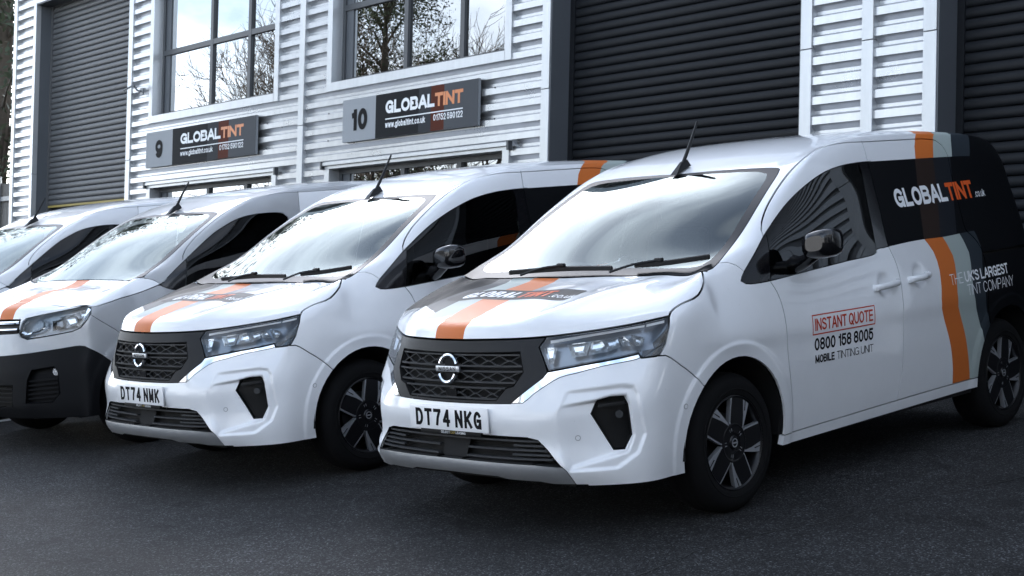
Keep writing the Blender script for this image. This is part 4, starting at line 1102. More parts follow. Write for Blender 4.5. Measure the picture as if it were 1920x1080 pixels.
    iw = lambda z: float(np.interp(z, [.345, .41, .455], [.585, .535, .49]))
    for k, z in enumerate((.444, .424, .404, .385, .367)):
        w_ = iw(z)-.006
        for a, b in (((-w_, w_),) if k == 0 else ((-w_, -.095), (.095, w_))):
            if k in (1, 3) : a, b = (a, -.36) if a < -.2 else (.36, b)
            n = max(4, int((b-a)/.03)); pth = [front(y, z, -.020) for y in np.linspace(a, b, n+1)]
            wires(pth, .010, .0042).build('intake_bar', M_BAR, it)
    cp = MB().add([front(-.09, .437, -.03), front(.09, .437, -.03), front(.075, .355, -.03), front(-.075, .355, -.03)], [(0, 1, 2, 3)]); cp.build('intake_cover', M_DARK, it)
    bevel(MB().box((.955, -.20, .455), (.972, .20, .480)).build('plate_holder', M_PLASTIC, root), .002)
    ws = [text_w(t, .0115, .17, .9, .12) for t in ('SELECT', 'CAR', 'LEASING')]; u0 = -sum(ws)/2-.004+.02
    for t, w_, mt in zip(('SELECT', 'CAR', 'LEASING'), ws, (M_TXTW, pbr('ochre_lettering', (.35, .26, .06), .5), M_TXTW)):
        text_mesh('holder_lettering', [(t, u0, 0, .0115, .17, .9, .12, mt)], lambda u, v, l: (.9725+l*.4, u, .4605+v), root); u0 += w_+.004
    # ---- lettering and stripes on the side
    L = WIDE = None
    def side_place(x0, z0, rise, s):
        def pl(u, v, l):
            x = x0-u; z = z0+v+rise*u
            h = S.hit((x, 2, z), (0, -1, 0)); n_ = S.nrm(h)
            p = h+n_*l; return (p[0], p[1]*s, p[2])
        return pl
    def fit(t, h, sw, track, width):
        w1 = text_w(t, h, sw, 1., track); w0 = text_w(t, h, sw, 0., track)
        return (width-w0)/(w1-w0)
    for s in (1, -1):
        def sp(x0, x1, z0, rise):
            if s > 0: return side_place(x0, z0, rise, 1)
            def pl(u, v, l, q=side_place(x0, z0, rise, 1), W_=abs(x1-x0)):
                p = q(W_-u, v, l); return (p[0], -p[1], p[2])
            return pl
        k1 = fit('GLOBALTINT', .103, .225, .05, .905)
        pl = sp(-1.645, -2.55, 1.3495, .030 if s > 0 else 0)
        wg = text_w('GLOBAL', .103, .225, k1, .05)+.05*.103
        text_mesh('side_lettering', [('GLOBAL', 0, 0, .103, .225, k1, .05, M_TXTW), ('TINT', wg, 0, .103, .225, k1, .05, M_TXTO)], pl, root)
        pl = sp(-2.562, -2.695, 1.378, .03 if s > 0 else 0); text_mesh('side_lettering', [('.co.uk', 0, 0, .042, .13, fit('.co.uk', .042, .13, .10, .128), .10, M_TXTW)], pl, root)
        if s > 0:
            a = sp(-2.028, -2.80, .898, .028)
            k = fit('THE UK\'S LARGEST', .06, .13, .09, .745)
            w1 = text_w('THE ', .06, .085, k, .09)+.005
            text_mesh('side_lettering', [('THE', 0, 0, .06, .075, k, .12, M_TXTW), ("UK'S LARGEST", w1, 0, .06, .175, k*.93, .055, M_TXTW)], a, root)
            a = sp(-2.207, -2.80, .826, .026); text_mesh('side_lettering', [('TINT COMPANY', 0, 0, .062, .075, fit('TINT COMPANY', .062, .075, .09, .585), .09, M_TXTW)], a, root)
        # phone panel on the door
        fr_ = sp(-.61, -1.195, .762, 0.0); bw = .006
        for (u0, v0, u1, v1) in ((0, 0, .585, bw), (0, .094, .585, .1), (0, bw, bw, .094), (.585-bw, bw, .585, .094)):
            V = []; F = []; n = 12
            for q in range(n+1):
                t = q/n
                if u1-u0 > v1-v0: V += [fr_(u0+(u1-u0)*t, v0, .0012), fr_(u0+(u1-u0)*t, v1, .0012)]
                else: V += [fr_(u0, v0+(v1-v0)*t, .0012), fr_(u1, v0+(v1-v0)*t, .0012)]
            for q in range(n): F.append((2*q, 2*q+1, 2*q+3, 2*q+2))
            mesh('quote_frame', V, F, M_TXTR, root)
        text_mesh('door_lettering', [('INSTANT QUOTE', .022, .020, .060, .155, fit('INSTANT QUOTE', .060, .155, .07, .541), .07, M_TXTR)], fr_, root)
        a = sp(-.628, -1.178, .684, 0); text_mesh('door_lettering', [('0800 158 8005', 0, 0, .062, .185, fit('0800 158 8005', .062, .185, .07, .548), .07, M_TXTB)], a, root)
        a = sp(-.632, -1.176, .622, 0); wm = text_w('MOBILE', .040, .2, .80, .06)+.022
        text_mesh('door_lettering', [('MOBILE', 0, 0, .040, .2, .80, .06, M_TXTB), ('TINTING UNIT', wm, 0, .040, .105, fit('TINTING UNIT', .040, .105, .08, .544-wm), .08, M_TXTB)], a, root)
    # ---- hood sign
    def hood_pl(u, v, l):
        h = S.hit((.56-v, u, 2), (0, 0, -1)); n_ = S.nrm(h); return tuple(h+n_*l)
    V = []; F = []; nu, nv = 34, 9; rc = .022; y0, y1, H = -.425, .375, .178
    for i in range(nu+1):
        for j in range(nv+1):
            u = y0+(y1-y0)*i/nu; v = H*j/nv
            # rounded corners
            du = max(0, y0+rc-u, u-(y1-rc)); dv_ = max(0, rc-v, v-(H-rc)); 
            if du > 0 and dv_ > 0:
                q = math.hypot(du, dv_)
                if q > rc: u += (-1 if u > 0 else 1)*(du-du*rc/q); v += (1 if v < H/2 else -1)*(dv_-dv_*rc/q)
            V.append(hood_pl(u+.045*(v/H-.5)*0, v, .0009))
    for i in range(nu):
        for j in range(nv): F.append((i*(nv+1)+j, (i+1)*(nv+1)+j, (i+1)*(nv+1)+j+1, i*(nv+1)+j+1))
    mesh('hood_sign', V, F, pbr('hood_sign_vinyl', (.012, .013, .015), .5, spec=.2), root, smooth=True)
    k1 = fit('GLOBALTINT', .10, .2, .07, .585); wg = text_w('GLOBAL', .10, .2, k1, .07)+.007
    text_mesh('hood_lettering', [('GLOBAL', -.355, .035, .10, .2, k1, .07, M_TXTW), ('TINT', -.355+wg, .035, .10, .2, k1, .07, M_TXTO), ('.co.uk', .245, .035, .05, .13, .8, .1, M_TXTW)], hood_pl, root, lift=.0022)
    # ---- wipers, washer, aerial
    def scr(x, y, l):
        h = S.hit((x+.5*1.0, y, 2.2), np.array((-.5*1.0, 0, -1.0))/math.hypot(.5, 1)*1.0)
        h = S.bvh.ray_cast(Vector((x, y, 3)), Vector((0, 0, -1)))[0]; n_ = S.nrm(h); return np.array(h)+n_*l
    for pts in ([(.115, -.32), (.085, -.05), (.09, .28)], [(.105, .27), (.035, .53), (-.035, .775)]):
        wp = empty('wiper'); wp.parent = root
        A = [scr(*pts[0], .012), scr((pts[0][0]+pts[1][0])/2, (pts[0][1]+pts[1][1])/2, .038), scr(*pts[1], .045)]
        MB().tube([tuple(a) for a in resample(A, .04)], .0065, 6).build('wiper_arm', M_PLASTIC, wp, smooth=50)
        B_ = [pts[1], pts[2]] if pts[0][1] > 0 else [(.105, -.40), (.085, -.05), (.09, .28)]
        n = 12; Bl = resample([scr(x, y, .03) for x, y in (B_ if len(B_) == 3 else [(.06, .40), B_[0], B_[1]])], .05)
        MB().sweep([tuple(b) for b in Bl], [(-.005, -.014), (.005, -.014), (.006, .004), (0, .010), (-.006, .004)], lambda k: ((1, 0, .3), (0, 0, 1))).build('wiper_blade', M_PLASTIC, wp, smooth=50)
        mbx = MB().box(tuple(scr(*pts[1], .045)-np.array((.011, .025, .006))), tuple(scr(*pts[1], .045)+np.array((.011, .025, .012)))); bevel(mbx.build('wiper_joint', M_PLASTIC, wp), .006)
    an = empty('aerial'); an.parent = root
    V = [(-.775, -.022, 1.600), (-.775, .022, 1.600), (-.90, .028, 1.648), (-.90, -.028, 1.648), (-.845, -.006, 1.668), (-.845, .006, 1.668), (-.895, .008, 1.682), (-.895, -.008, 1.682)]
    o = mesh('aerial_base', V, [(0, 1, 5, 4), (1, 2, 6, 5), (2, 3, 7, 6), (3, 0, 4, 7), (4, 5, 6, 7)], M_PLASTIC, an); fix_normals(o)
    MB().tube([(-.865, 0, 1.66), (-.94, 0, 1.77), (-1.012, 0, 1.888)], [.011, .009, .006], 8).build('aerial_rod', M_PLASTIC, an, smooth=60)
    # ---- inside and underneath
    co, fs = full_hull(nissan_tables(), level=2)
    me = bpy.data.meshes.new('t'); me.from_pydata([tuple(c) for c in co], [], fs); me.update(); vn = np.array([tuple(v.normal) for v in me.vertices]); bpy.data.meshes.remove(me)
    if ((co-co.mean(0))*vn).sum() < 0: vn = -vn
    P = co-vn*.03; F = []
    for f in fs:
        c = co[list(f)].mean(0); y = abs(c[1])
        if c[0] > .42 or any(math.hypot(c[0]-a, c[2]-b) < r_+.03 and y > .7 for a, b, r_ in (ARCH_F, ARCH_R)): continue
        if c[2] > 1.10 and c[0] > -.86 and vn[f[0]][0] > .25: continue
        if c[2] > 1.04 and c[2] < 1.62 and y > .7 and -1.42 < c[0] < -.1: continue
        F.append(list(f))
    mesh('inner_lining', P, F, M_DARK, root, smooth=True)
    ub = MB().box((-3.05, -.70, .22), (-.45, .70, .27)).box((.42, -.6, .235), (.80, .6, .27)).box((-.45, -.52, .2), (.42, .52, .27)).box((.30, -.40, .27), (.74, .40, .84)); ub.build('underbody', M_DARK, root)
    for cx, cz, r_ in (ARCH_F, ARCH_R):
        for s in (1, -1):
            mb = MB(); prof = [(r_+.005, .90*s), (r_+.018, .87*s), (r_+.022, .56*s), (.05, .56*s)]; V = []; F = []
            n = 28
            for k in range(n+1):
                a = math.radians(-6+192*k/n)
                for rr, yy in prof: V.append((cx+rr*math.cos(a), yy, cz+rr*math.sin(a)))
            for k in range(n):
                for q in range(3): F.append((k*4+q, k*4+q+1, (k+1)*4+q+1, (k+1)*4+q))
            mesh('wheel_well', V, F, M_DARK, root, smooth=40)
    ds = MB().box((-.32, -.72, .80), (.10, .72, 1.03)).box((-.30, -.70, 1.0), (-.02, .70, 1.075)); bevel(ds.build('dashboard', M_DASH, root), .02)
    bevel(MB().add([(-.70, -.09, 1.50), (-.70, .09, 1.50), (-.80, .10, 1.565), (-.80, -.10, 1.565), (-.72, -.06, 1.45), (-.72, .06, 1.45), (-.82, .07, 1.50), (-.82, -.07, 1.50)], [(0, 1, 2, 3), (4, 7, 6, 5), (0, 4, 5, 1), (1, 5, 6, 2), (2, 6, 7, 3), (3, 7, 4, 0)]).build('sensor_housing', M_PLASTIC, root), .01)
    sw_ = empty('steering_wheel'); sw_.parent = root
    ct = np.array((-.50, -.36, 1.07)); ax = np.array((-.45, 0, .9)); ax /= np.linalg.norm(ax); b1 = np.array((0, 1., 0)); b2 = np.cross(ax, b1)
    MB().tube([tuple(ct+.18*(math.cos(t)*b1+math.sin(t)*b2)) for t in np.linspace(0, 2*math.pi, 33)[:-1]], .016, 8, closed=True).build('steering_rim', M_DASH, sw_, smooth=60)
    MB().tube([tuple(ct-.18*b1), tuple(ct), tuple(ct+.18*b1)], .022, 8).tube([tuple(ct), tuple(ct-.18*b2)], .02, 8).build('steering_spoke', M_DASH, sw_, smooth=60)
    for yc in (-.38, .38):
        se = empty('seat'); se.parent = root
        bevel(MB().box((-1.15, yc-.24, .62), (-.62, yc+.24, .78)).build('seat_cushion', M_SEAT, se), .05, 3)
        o = MB().add([(-1.10, yc-.24, .74), (-1.10, yc+.24, .74), (-1.24, yc+.20, 1.30), (-1.24, yc-.20, 1.30), (-1.22, yc-.24, .74), (-1.22, yc+.24, .74), (-1.34, yc+.20, 1.30), (-1.34, yc-.20, 1.30)], [(0, 1, 2, 3), (5, 4, 7, 6), (0, 4, 5, 1), (1, 5, 6, 2), (2, 6, 7, 3), (3, 7, 4, 0)]).build('seat_back', M_SEAT, se); bevel(o, .04, 3)
        bevel(MB().box((-1.36, yc-.12, 1.34), (-1.25, yc+.12, 1.50)).build('headrest', M_SEAT, se), .035, 3)
    MB().box((-1.50, -.68, .40), (-1.46, .68, 1.62)).build('bulkhead', M_DARK, root)
    # ---- wheels
    for x in (0, -2.716):
        for s in (1, -1): make_wheel('wheel', root, (x, .878*s, .325), s)
    return S

def number_plate(root, text, x=.981, z=.532):
    npz = empty('number_plate'); npz.parent = root
    o = MB().box((x-.006, -.26, z-.0555), (x, .26, z+.0555)).build('plate', M_PLATE, npz); bevel(o, .002)
    hgt, sw_, xs = .080, .20, .80
    a, b = text.split(' ')
    w = .050
    def ch_fit(c): 
        w1 = text_w(c, hgt, sw_, 1, 0); w0 = text_w(c, hgt, sw_, 0, 0)
        return (.050-w0)/(w1-w0) if w1 > w0 else 1
    tot = (len(a)+len(b))*.050+(len(a)+len(b)-2)*.011+.033; u = -tot/2
    pl = lambda uu, v, l: (x+l*.5, uu, z+v)
    for word in (a, b):
        for c in word:
            text_mesh('plate_character', [(c, u, -hgt/2, hgt, sw_, ch_fit(c), 0, M_INK)], pl, npz); u += .061
        u += .022
    return npz
# ---------------------------------------------------------------- white panel van with dark bumper (back pair)
def make_aerial(root):
    an = empty('aerial'); an.parent = root
    V = [(-.775, -.022, 1.600), (-.775, .022, 1.600), (-.90, .028, 1.648), (-.90, -.028, 1.648), (-.845, -.006, 1.668), (-.845, .006, 1.668), (-.895, .008, 1.682), (-.895, -.008, 1.682)]
    o = mesh('aerial_base', V, [(0, 1, 5, 4), (1, 2, 6, 5), (2, 3, 7, 6), (3, 0, 4, 7), (4, 5, 6, 7)], M_PLASTIC, an); fix_normals(o)
    MB().tube([(-.865, 0, 1.66), (-.93, 0, 1.76), (-.995, 0, 1.85)], [.011, .009, .006], 8).build('aerial_rod', M_PLASTIC, an, smooth=60)
CF = dict(
 hoodfront=[(.612, -.03, 1.027), (.609, .20, 1.027), (.60, .38, 1.024), (.537, .618, 1.013), (.489, .774, .999), (.438, .845, 1.003), (.413, .878, 1.001)],
 hoodside=[(.413, .878, 1.001), (.398, .897, .990), (.30, .905, 1.005), (.197, .898, 1.027), (.09, .886, 1.045), (-.007, .872, 1.062), (-.09, .874, 1.084), (-.150, .878, 1.103)],
 hoodend=[(-.150, .878, 1.103), (-.112, .861, 1.133), (-.066, .838, 1.151), (-.045, .825, 1.153)],
 cowl=[(.045, -.03, 1.152), (.044, .133, 1.153), (.035, .40, 1.150), (.018, .60, 1.147), (-.012, .79, 1.146), (-.055, .832, 1.153)],
 screen=[(-.045, .828, 1.152), (-.11, .803, 1.188), (-.204, .776, 1.232), (-.407, .744, 1.351), (-.615, .702, 1.476), (-.75, .672, 1.552), (-.80, .655, 1.575), (-.825, .625, 1.589), (-.83, .58, 1.595), (-.83, .3, 1.603), (-.823, .082, 1.606), (-.822, -.03, 1.606)],
 window=[(-.145, .880, 1.096), (-.19, .89, 1.071), (-.25, .902, 1.054), (-.342, .906, 1.047), (-.66, .897, 1.075), (-1.0, .891, 1.098), (-1.28, .887, 1.118), (-1.325, .884, 1.132), (-1.335, .875, 1.17), (-1.345, .84, 1.32), (-1.355, .80, 1.475), (-1.352, .785, 1.53), (-1.32, .778, 1.557), (-1.167, .776, 1.568), (-.924, .779, 1.541), (-.75, .788, 1.475), (-.672, .796, 1.437), (-.411, .835, 1.275), (-.28, .857, 1.19)],
 window_front=[(-.335, .906, 1.046), (-.36, .88, 1.14), (-.395, .845, 1.255), (-.42, .832, 1.285)],
 dseam=[(-.330, .906, 1.050), (-.365, .914, .99), (-.39, .924, .92), (-.41, .926, .647), (-.433, .916, .486), (-.455, .896, .300)],
 headlight=[(.716, .438, .837), (.689, .451, .909), (.672, .478, .932), (.603, .617, .956), (.489, .784, .982), (.425, .868, 1.0), (.405, .893, .989), (.413, .905, .945), (.437, .889, .905), (.466, .845, .853), (.508, .796, .83), (.612, .667, .808), (.698, .517, .79), (.714, .455, .81)],
 black=[(.797, -.03, .675), (.796, .15, .676), (.79, .29, .679), (.719, .525, .695), (.587, .73, .718), (.485, .845, .732), (.463, .875, .727), (.413, .917, .691), (.324, .921, .63), (.27, .921, .59)],
 fbseam=[(.415, .905, .935), (.345, .928, .881), (.255, .931, .82), (.18, .931, .76), (.12, .93, .70)],
 grille=[(.742, -.03, .924), (.735, .204, .926), (.692, .43, .928), (.708, .436, .86), (.712, .43, .832), (.76, .246, .826), (.775, -.03, .824)],
 fog=[(.741, .559, .516), (.717, .587, .584), (.62, .722, .603), (.607, .744, .567), (.606, .756, .419), (.646, .714, .36), (.755, .542, .358)],
 intake=[(.832, -.03, .479), (.816, .303, .48), (.789, .44, .481), (.793, .424, .331), (.816, .274, .322), (.832, -.03, .32)],
)
def citroen_body(root):
    co, fs = full_hull(citroen_tables(), level=3); co0 = co.copy()
    a = np.abs(co[:, 1])
    for cx, cz, r in (ARCH_F, ARCH_R):
        d = np.hypot(co[:, 0]-cx, co[:, 2]-cz)-r; co[:, 1] += np.sign(co[:, 1])*np.where((a > .8) & (co[:, 2] > .2), .006*(1-smooth01((d-.05)/.03)), 0)
    m = (a < .5) & (co[:, 0] < .55) & (co[:, 0] > .1) & (co[:, 2] > 1.0); co[:, 2] += np.where(m, .006*smooth01((.5-a)/.12)*smooth01((co[:, 0]-.1)/.1), 0)
    S = Skin(co, fs); F = CF; fr = lambda c: c[0] > .05; up = lambda c: c[2] > 1.02
    for (x0, y0), (x1, y1) in (((.05, .045), (.78, .215)), ((.05, .25), (.78, .37))):
        S.cut([(x0+(x1-x0)*t/20, y0+(y1-y0)*t/20, 1.05) for t in range(21)], (.45, 0, .9), lambda c: c[2] > .9 and c[0] > .02)
    S.cut(resample(FRIT, .06), DV['screen'], lambda c: c[2] > 1.05 and c[0] > -1)
    for cx, cz, r in (ARCH_F, ARCH_R):
        pl = disk_poly(cx, cz, r, .92, 40); S.cut(pl, (0, 1, 0), lambda c: c[1] > .75); S.drop(pl, (0, 1, 0), lambda c: c[1] > .75)
    S.gap(F['hoodfront'], (.6, .2, .75), .007, fr)
    S.gap(F['hoodside'], DV['side'], .007, lambda c: c[1] > .6)
    S.gap(F['hoodend'], DV['pillar'], .005, up)
    S.gap(F['cowl'], DV['cowl'], .012, lambda c: c[2] > 1.05 and c[0] > -.3)
    S.gap(F['screen'], DV['screen'], .006, up)
    S.gap(F['window'], DV['side'], .006, lambda c: c[1] > .6, closed=True)
    S.gap(F['window_front'], DV['side'], .006, lambda c: c[1] > .6)
    S.gap(FEAT['doortop'], DV['roofside'], .0055, lambda c: c[1] > .55)
    S.gap(FEAT['bseam'], DV['side'], .0055, lambda c: c[1] > .55)
    S.gap(F['dseam'], DV['side'], .0055, lambda c: c[1] > .6)
    S.gap(FEAT['sill'], (0, 1, 0), .005, lambda c: c[1] > .6)
    S.gap(F['headlight'], DV['lamp'], .007, fr, closed=True, smooth=False)
    S.gap(F['black'], DV['lamp'], .0035, fr)
    S.gap(F['fbseam'], (.3, .95, 0), .0045, lambda c: c[1] > .6)
    S.gap(F['grille'], DV['front'], .004, fr, smooth=False)
    S.gap(F['fog'], DV['lamp'], .004, fr, closed=True, smooth=False)
    S.gap(F['intake'], DV['front'], .004, fr, smooth=False)
    C = S.components(); kd = [S.C[c] for c in C]
    def get(p): return C[min(range(len(C)), key=lambda i: np.linalg.norm(kd[i]-np.array(p), axis=1).min())]
    hd = panel_object('hood', S, get((.3, .5, 1.08)), [M_WHITE, M_ORANGE], None, root)
    nose = panel_object('front_bumper', S, get((.77, .2, .76)), [M_WHITE, M_ORANGE], None, root)
    strip_ = panel_object('nose_panel', S, get((.70, .2, .975)), [M_WHITE, M_ORANGE], None, root)
    for o in (hd, nose, strip_):
        me = o.data; cc = np.empty(len(me.polygons)*3); me.polygons.foreach_get('center', cc); cc = cc.reshape(-1, 3)
        def om(c):
            t = (c[0]-.05)/.73; return int(.045+.17*t < c[1] < .25+.12*t and c[2] > .9)
        me.polygons.foreach_set('material_index', [om(c) for c in cc]); me.update()
    panel_object('windscreen', S, get((-.4, .3, 1.38)), [M_SCREEN, M_FRIT], frit_mat, root, thick=.004, fair=2)
    panel_object('body_shell', S, get((-1.6, .3, 1.79)), [M_WHITE], None, root)
    panel_object('lower_bumper', S, get((.82, .2, .6)), [M_BUMPER], None, root)
    for s in (1, -1):
        one = dict(mirror='one', side=s)
        panel_object('front_wing', S, get((.0, .92, .9)), [M_WHITE], None, root, **one)
        dr = panel_object('front_door', S, get((-.9, .93, .8)), [M_WHITE], None, root, **one)
        panel_object('door_window', S, get((-.9, .83, 1.35)), [M_TINT], None, dr, thick=.004, fair=1, **one)
        panel_object('corner_trim', S, get((-.25, .875, 1.12)), [M_GLOSSBLK], None, root, **one)
        panel_object('sliding_door', S, get((-1.8, .93, .8)), [M_WHITE], None, root, **one)
        panel_object('side_skirt', S, get((-1.2, .89, .28)), [M_BUMPER], None, root, **one)
        hl = empty('headlight'); hl.parent = root; f = get((.55, .72, .90)); dl = np.array(DV['lamp'])/np.linalg.norm(DV['lamp'])
        panel_object('lamp_lens', S, f, [M_LENS], None, hl, thick=.005, **one)
        panel_offset('lamp_housing', S, f, -.07*dl, M_LAMPDK, hl, side=s)
        def off(P, k): return sy([tuple(np.array(p)-dl*k) for p in P], s)
        ring = [(.708, .452, .835), (.69, .468, .893), (.672, .493, .918), (.632, .565, .927), (.604, .612, .905), (.612, .612, .86), (.64, .583, .836), (.695, .49, .818)]
        mb = MB(); A = off(ring, .016); c0 = np.mean(ring, 0); B_ = off([tuple(c0+(np.array(p)-c0)*.80) for p in ring], .020); n = len(ring)
        mb.add(A+B_, [(k, (k+1) % n, n+(k+1) % n, n+k) for k in range(n)]); mb.build('light_ring', M_CHROME, hl)
        bowls = [([(.575, .652, .905), (.53, .712, .915), (.535, .74, .85), (.59, .68, .84)], M_GLOSSBLK), ([(.545, .70, .93), (.47, .79, .945), (.47, .82, .872), (.53, .755, .85)], M_REFL), ([(.475, .79, .955), (.425, .85, .97), (.43, .868, .925), (.47, .82, .91)], M_REFL)]
        for P_, mt in bowls:
            A = off(P_, .016); c0 = np.mean(P_, 0); B_ = off([tuple(c0+(np.array(p)-c0)*.5) for p in P_], .055)
            MB().add(A+B_, [(0, 1, 5, 4), (1, 2, 6, 5), (2, 3, 7, 6), (3, 0, 4, 7), (4, 5, 6, 7)]).build('reflector', mt, hl)
        st = [(.418, .872, .985), (.408, .89, .97), (.44, .875, .905), (.475, .83, .858), (.49, .815, .868), (.452, .855, .912)]
        fix_normals(MB().prism(off(st, .010), tuple(-dl*np.array((1, s, 1))*.02)).build('light_guide', M_REFL, hl))
        fp = panel_offset('fog_recess', S, get((.66, .66, .48)), -.05*dl, M_BUMPER, root, side=s, near=-.0)
        c = np.array((.619, .731, .564))-dl*.02; u_ = np.array((-dl[1], dl[0], 0))
        rg = [tuple((c+.024*math.cos(t)*u_+.026*math.sin(t)*np.array((0, 0, 1)))*np.array((1, s, 1))) for t in np.linspace(0, 2*math.pi, 17)[:-1]]
        fix_normals(MB().prism(rg, tuple(-dl*np.array((1, s, 1))*.03)).build('fog_lens', M_REFL, fp))
        for z in (.505, .475, .445, .415, .385):
            a_ = np.array((.745, .555, z))-dl*.022; b_ = np.array((.612, .745, z+.012))-dl*.022
            MB().sweep([tuple(p*np.array((1, s, 1))) for p in (a_, (a_+b_)/2, b_)], [(-.006, -.006), (.006, -.006), (.006, .006), (-.006, .006)], lambda k: ((1, 0, 0), (0, 0, 1))).build('fog_slat', M_BUMPER, fp)
    def front(y, z, dx):
        h = S.hit((2, y, z), (-1, 0, 0)); return (float(h[0])+dx, y, z)
    g = empty('grille'); g.parent = root
    panel_offset('grille_backing', S, get((.75, .1, .87)), (-.04, 0, 0), M_PLASTIC, g, side=0, near=0)
    for z in (.902, .852):
        pth = [front(y, z+.02*abs(y)**1.5, -.004) for y in np.linspace(-.42, .42, 29)]
        MB().sweep(pth, [(-.012, -.009), (.004, -.009), (.010, .0), (.004, .009), (-.012, .009)], lambda k: ((1, 0, 0), (0, 0, 1))).build('grille_bar', M_CHROME, g, smooth=40)
    it = empty('lower_intake'); it.parent = root
    panel_offset('intake_backing', S, get((.82, .1, .4)), (-.05, 0, 0), M_DARK, it, side=0, near=0)
    for z in (.455, .425, .395, .365): wires([front(y, z, -.012) for y in np.linspace(-.425, .425, 21)], .008, .0035).build('intake_bar', M_PLASTIC, it)
    make_aerial(root)
    co, fs = full_hull(citroen_tables(), level=2)
    me = bpy.data.meshes.new('t'); me.from_pydata([tuple(c) for c in co], [], fs); me.update(); vn = np.array([tuple(v.normal) for v in me.vertices]); bpy.data.meshes.remove(me)
    if ((co-co.mean(0))*vn).sum() < 0: vn = -vn
    F_ = []
    for f in fs:
        c = co[list(f)].mean(0); y = abs(c[1])
        if c[0] > .35 or any(math.hypot(c[0]-a_, c[2]-b_) < r_+.03 and y > .7 for a_, b_, r_ in (ARCH_F, ARCH_R)): continue
        if c[2] > 1.12 and c[0] > -.86 and vn[f[0]][0] > .25: continue
        if 1.04 < c[2] < 1.6 and y > .7 and -1.38 < c[0] < -.1: continue
        F_.append(list(f))
    mesh('inner_lining', co-vn*.03, F_, M_DARK, root, smooth=True)
    MB().box((-3.05, -.70, .22), (-.45, .70, .27)).box((.35, -.5, .235), (.66, .5, .27)).box((-.45, -.52, .2), (.35, .52, .27)).box((.25, -.36, .27), (.60, .36, .84)).build('underbody', M_DARK, root)
    bevel(MB().box((-.32, -.72, .80), (.02, .72, 1.05)).build('dashboard', M_DASH, root), .02)
    for yc in (-.38, .38):
        se = empty('seat'); se.parent = root
        bevel(MB().box((-1.15, yc-.24, .62), (-.62, yc+.24, .78)).build('seat_cushion', M_SEATG, se), .05, 3)
        o = MB().add([(-1.0, yc-.24, .74), (-1.0, yc+.24, .74), (-1.12, yc+.20, 1.28), (-1.12, yc-.20, 1.28), (-1.14, yc-.24, .74), (-1.14, yc+.24, .74), (-1.24, yc+.20, 1.28), (-1.24, yc-.20, 1.28)], [(0, 1, 2, 3), (5, 4, 7, 6), (0, 4, 5, 1), (1, 5, 6, 2), (2, 6, 7, 3), (3, 7, 4, 0)]).build('seat_back', M_SEATG, se); bevel(o, .04, 3)
        bevel(MB().box((-1.26, yc-.12, 1.31), (-1.15, yc+.12, 1.46)).build('headrest', M_SEATG, se), .035, 3)
    for x in (0, -2.716):
        for s in (1, -1): make_wheel('wheel', root, (x, .872*s, .325), s)
    return S
M_BUMPER = pbr('unpainted_bumper', (.007, .0074, .0085), .6, spec=.12, noise=(50, .12), bump=(400, .2, .001))
M_SEATG = pbr('grey_seat_fabric', (.10, .10, .105), .9, noise=(80, .2))
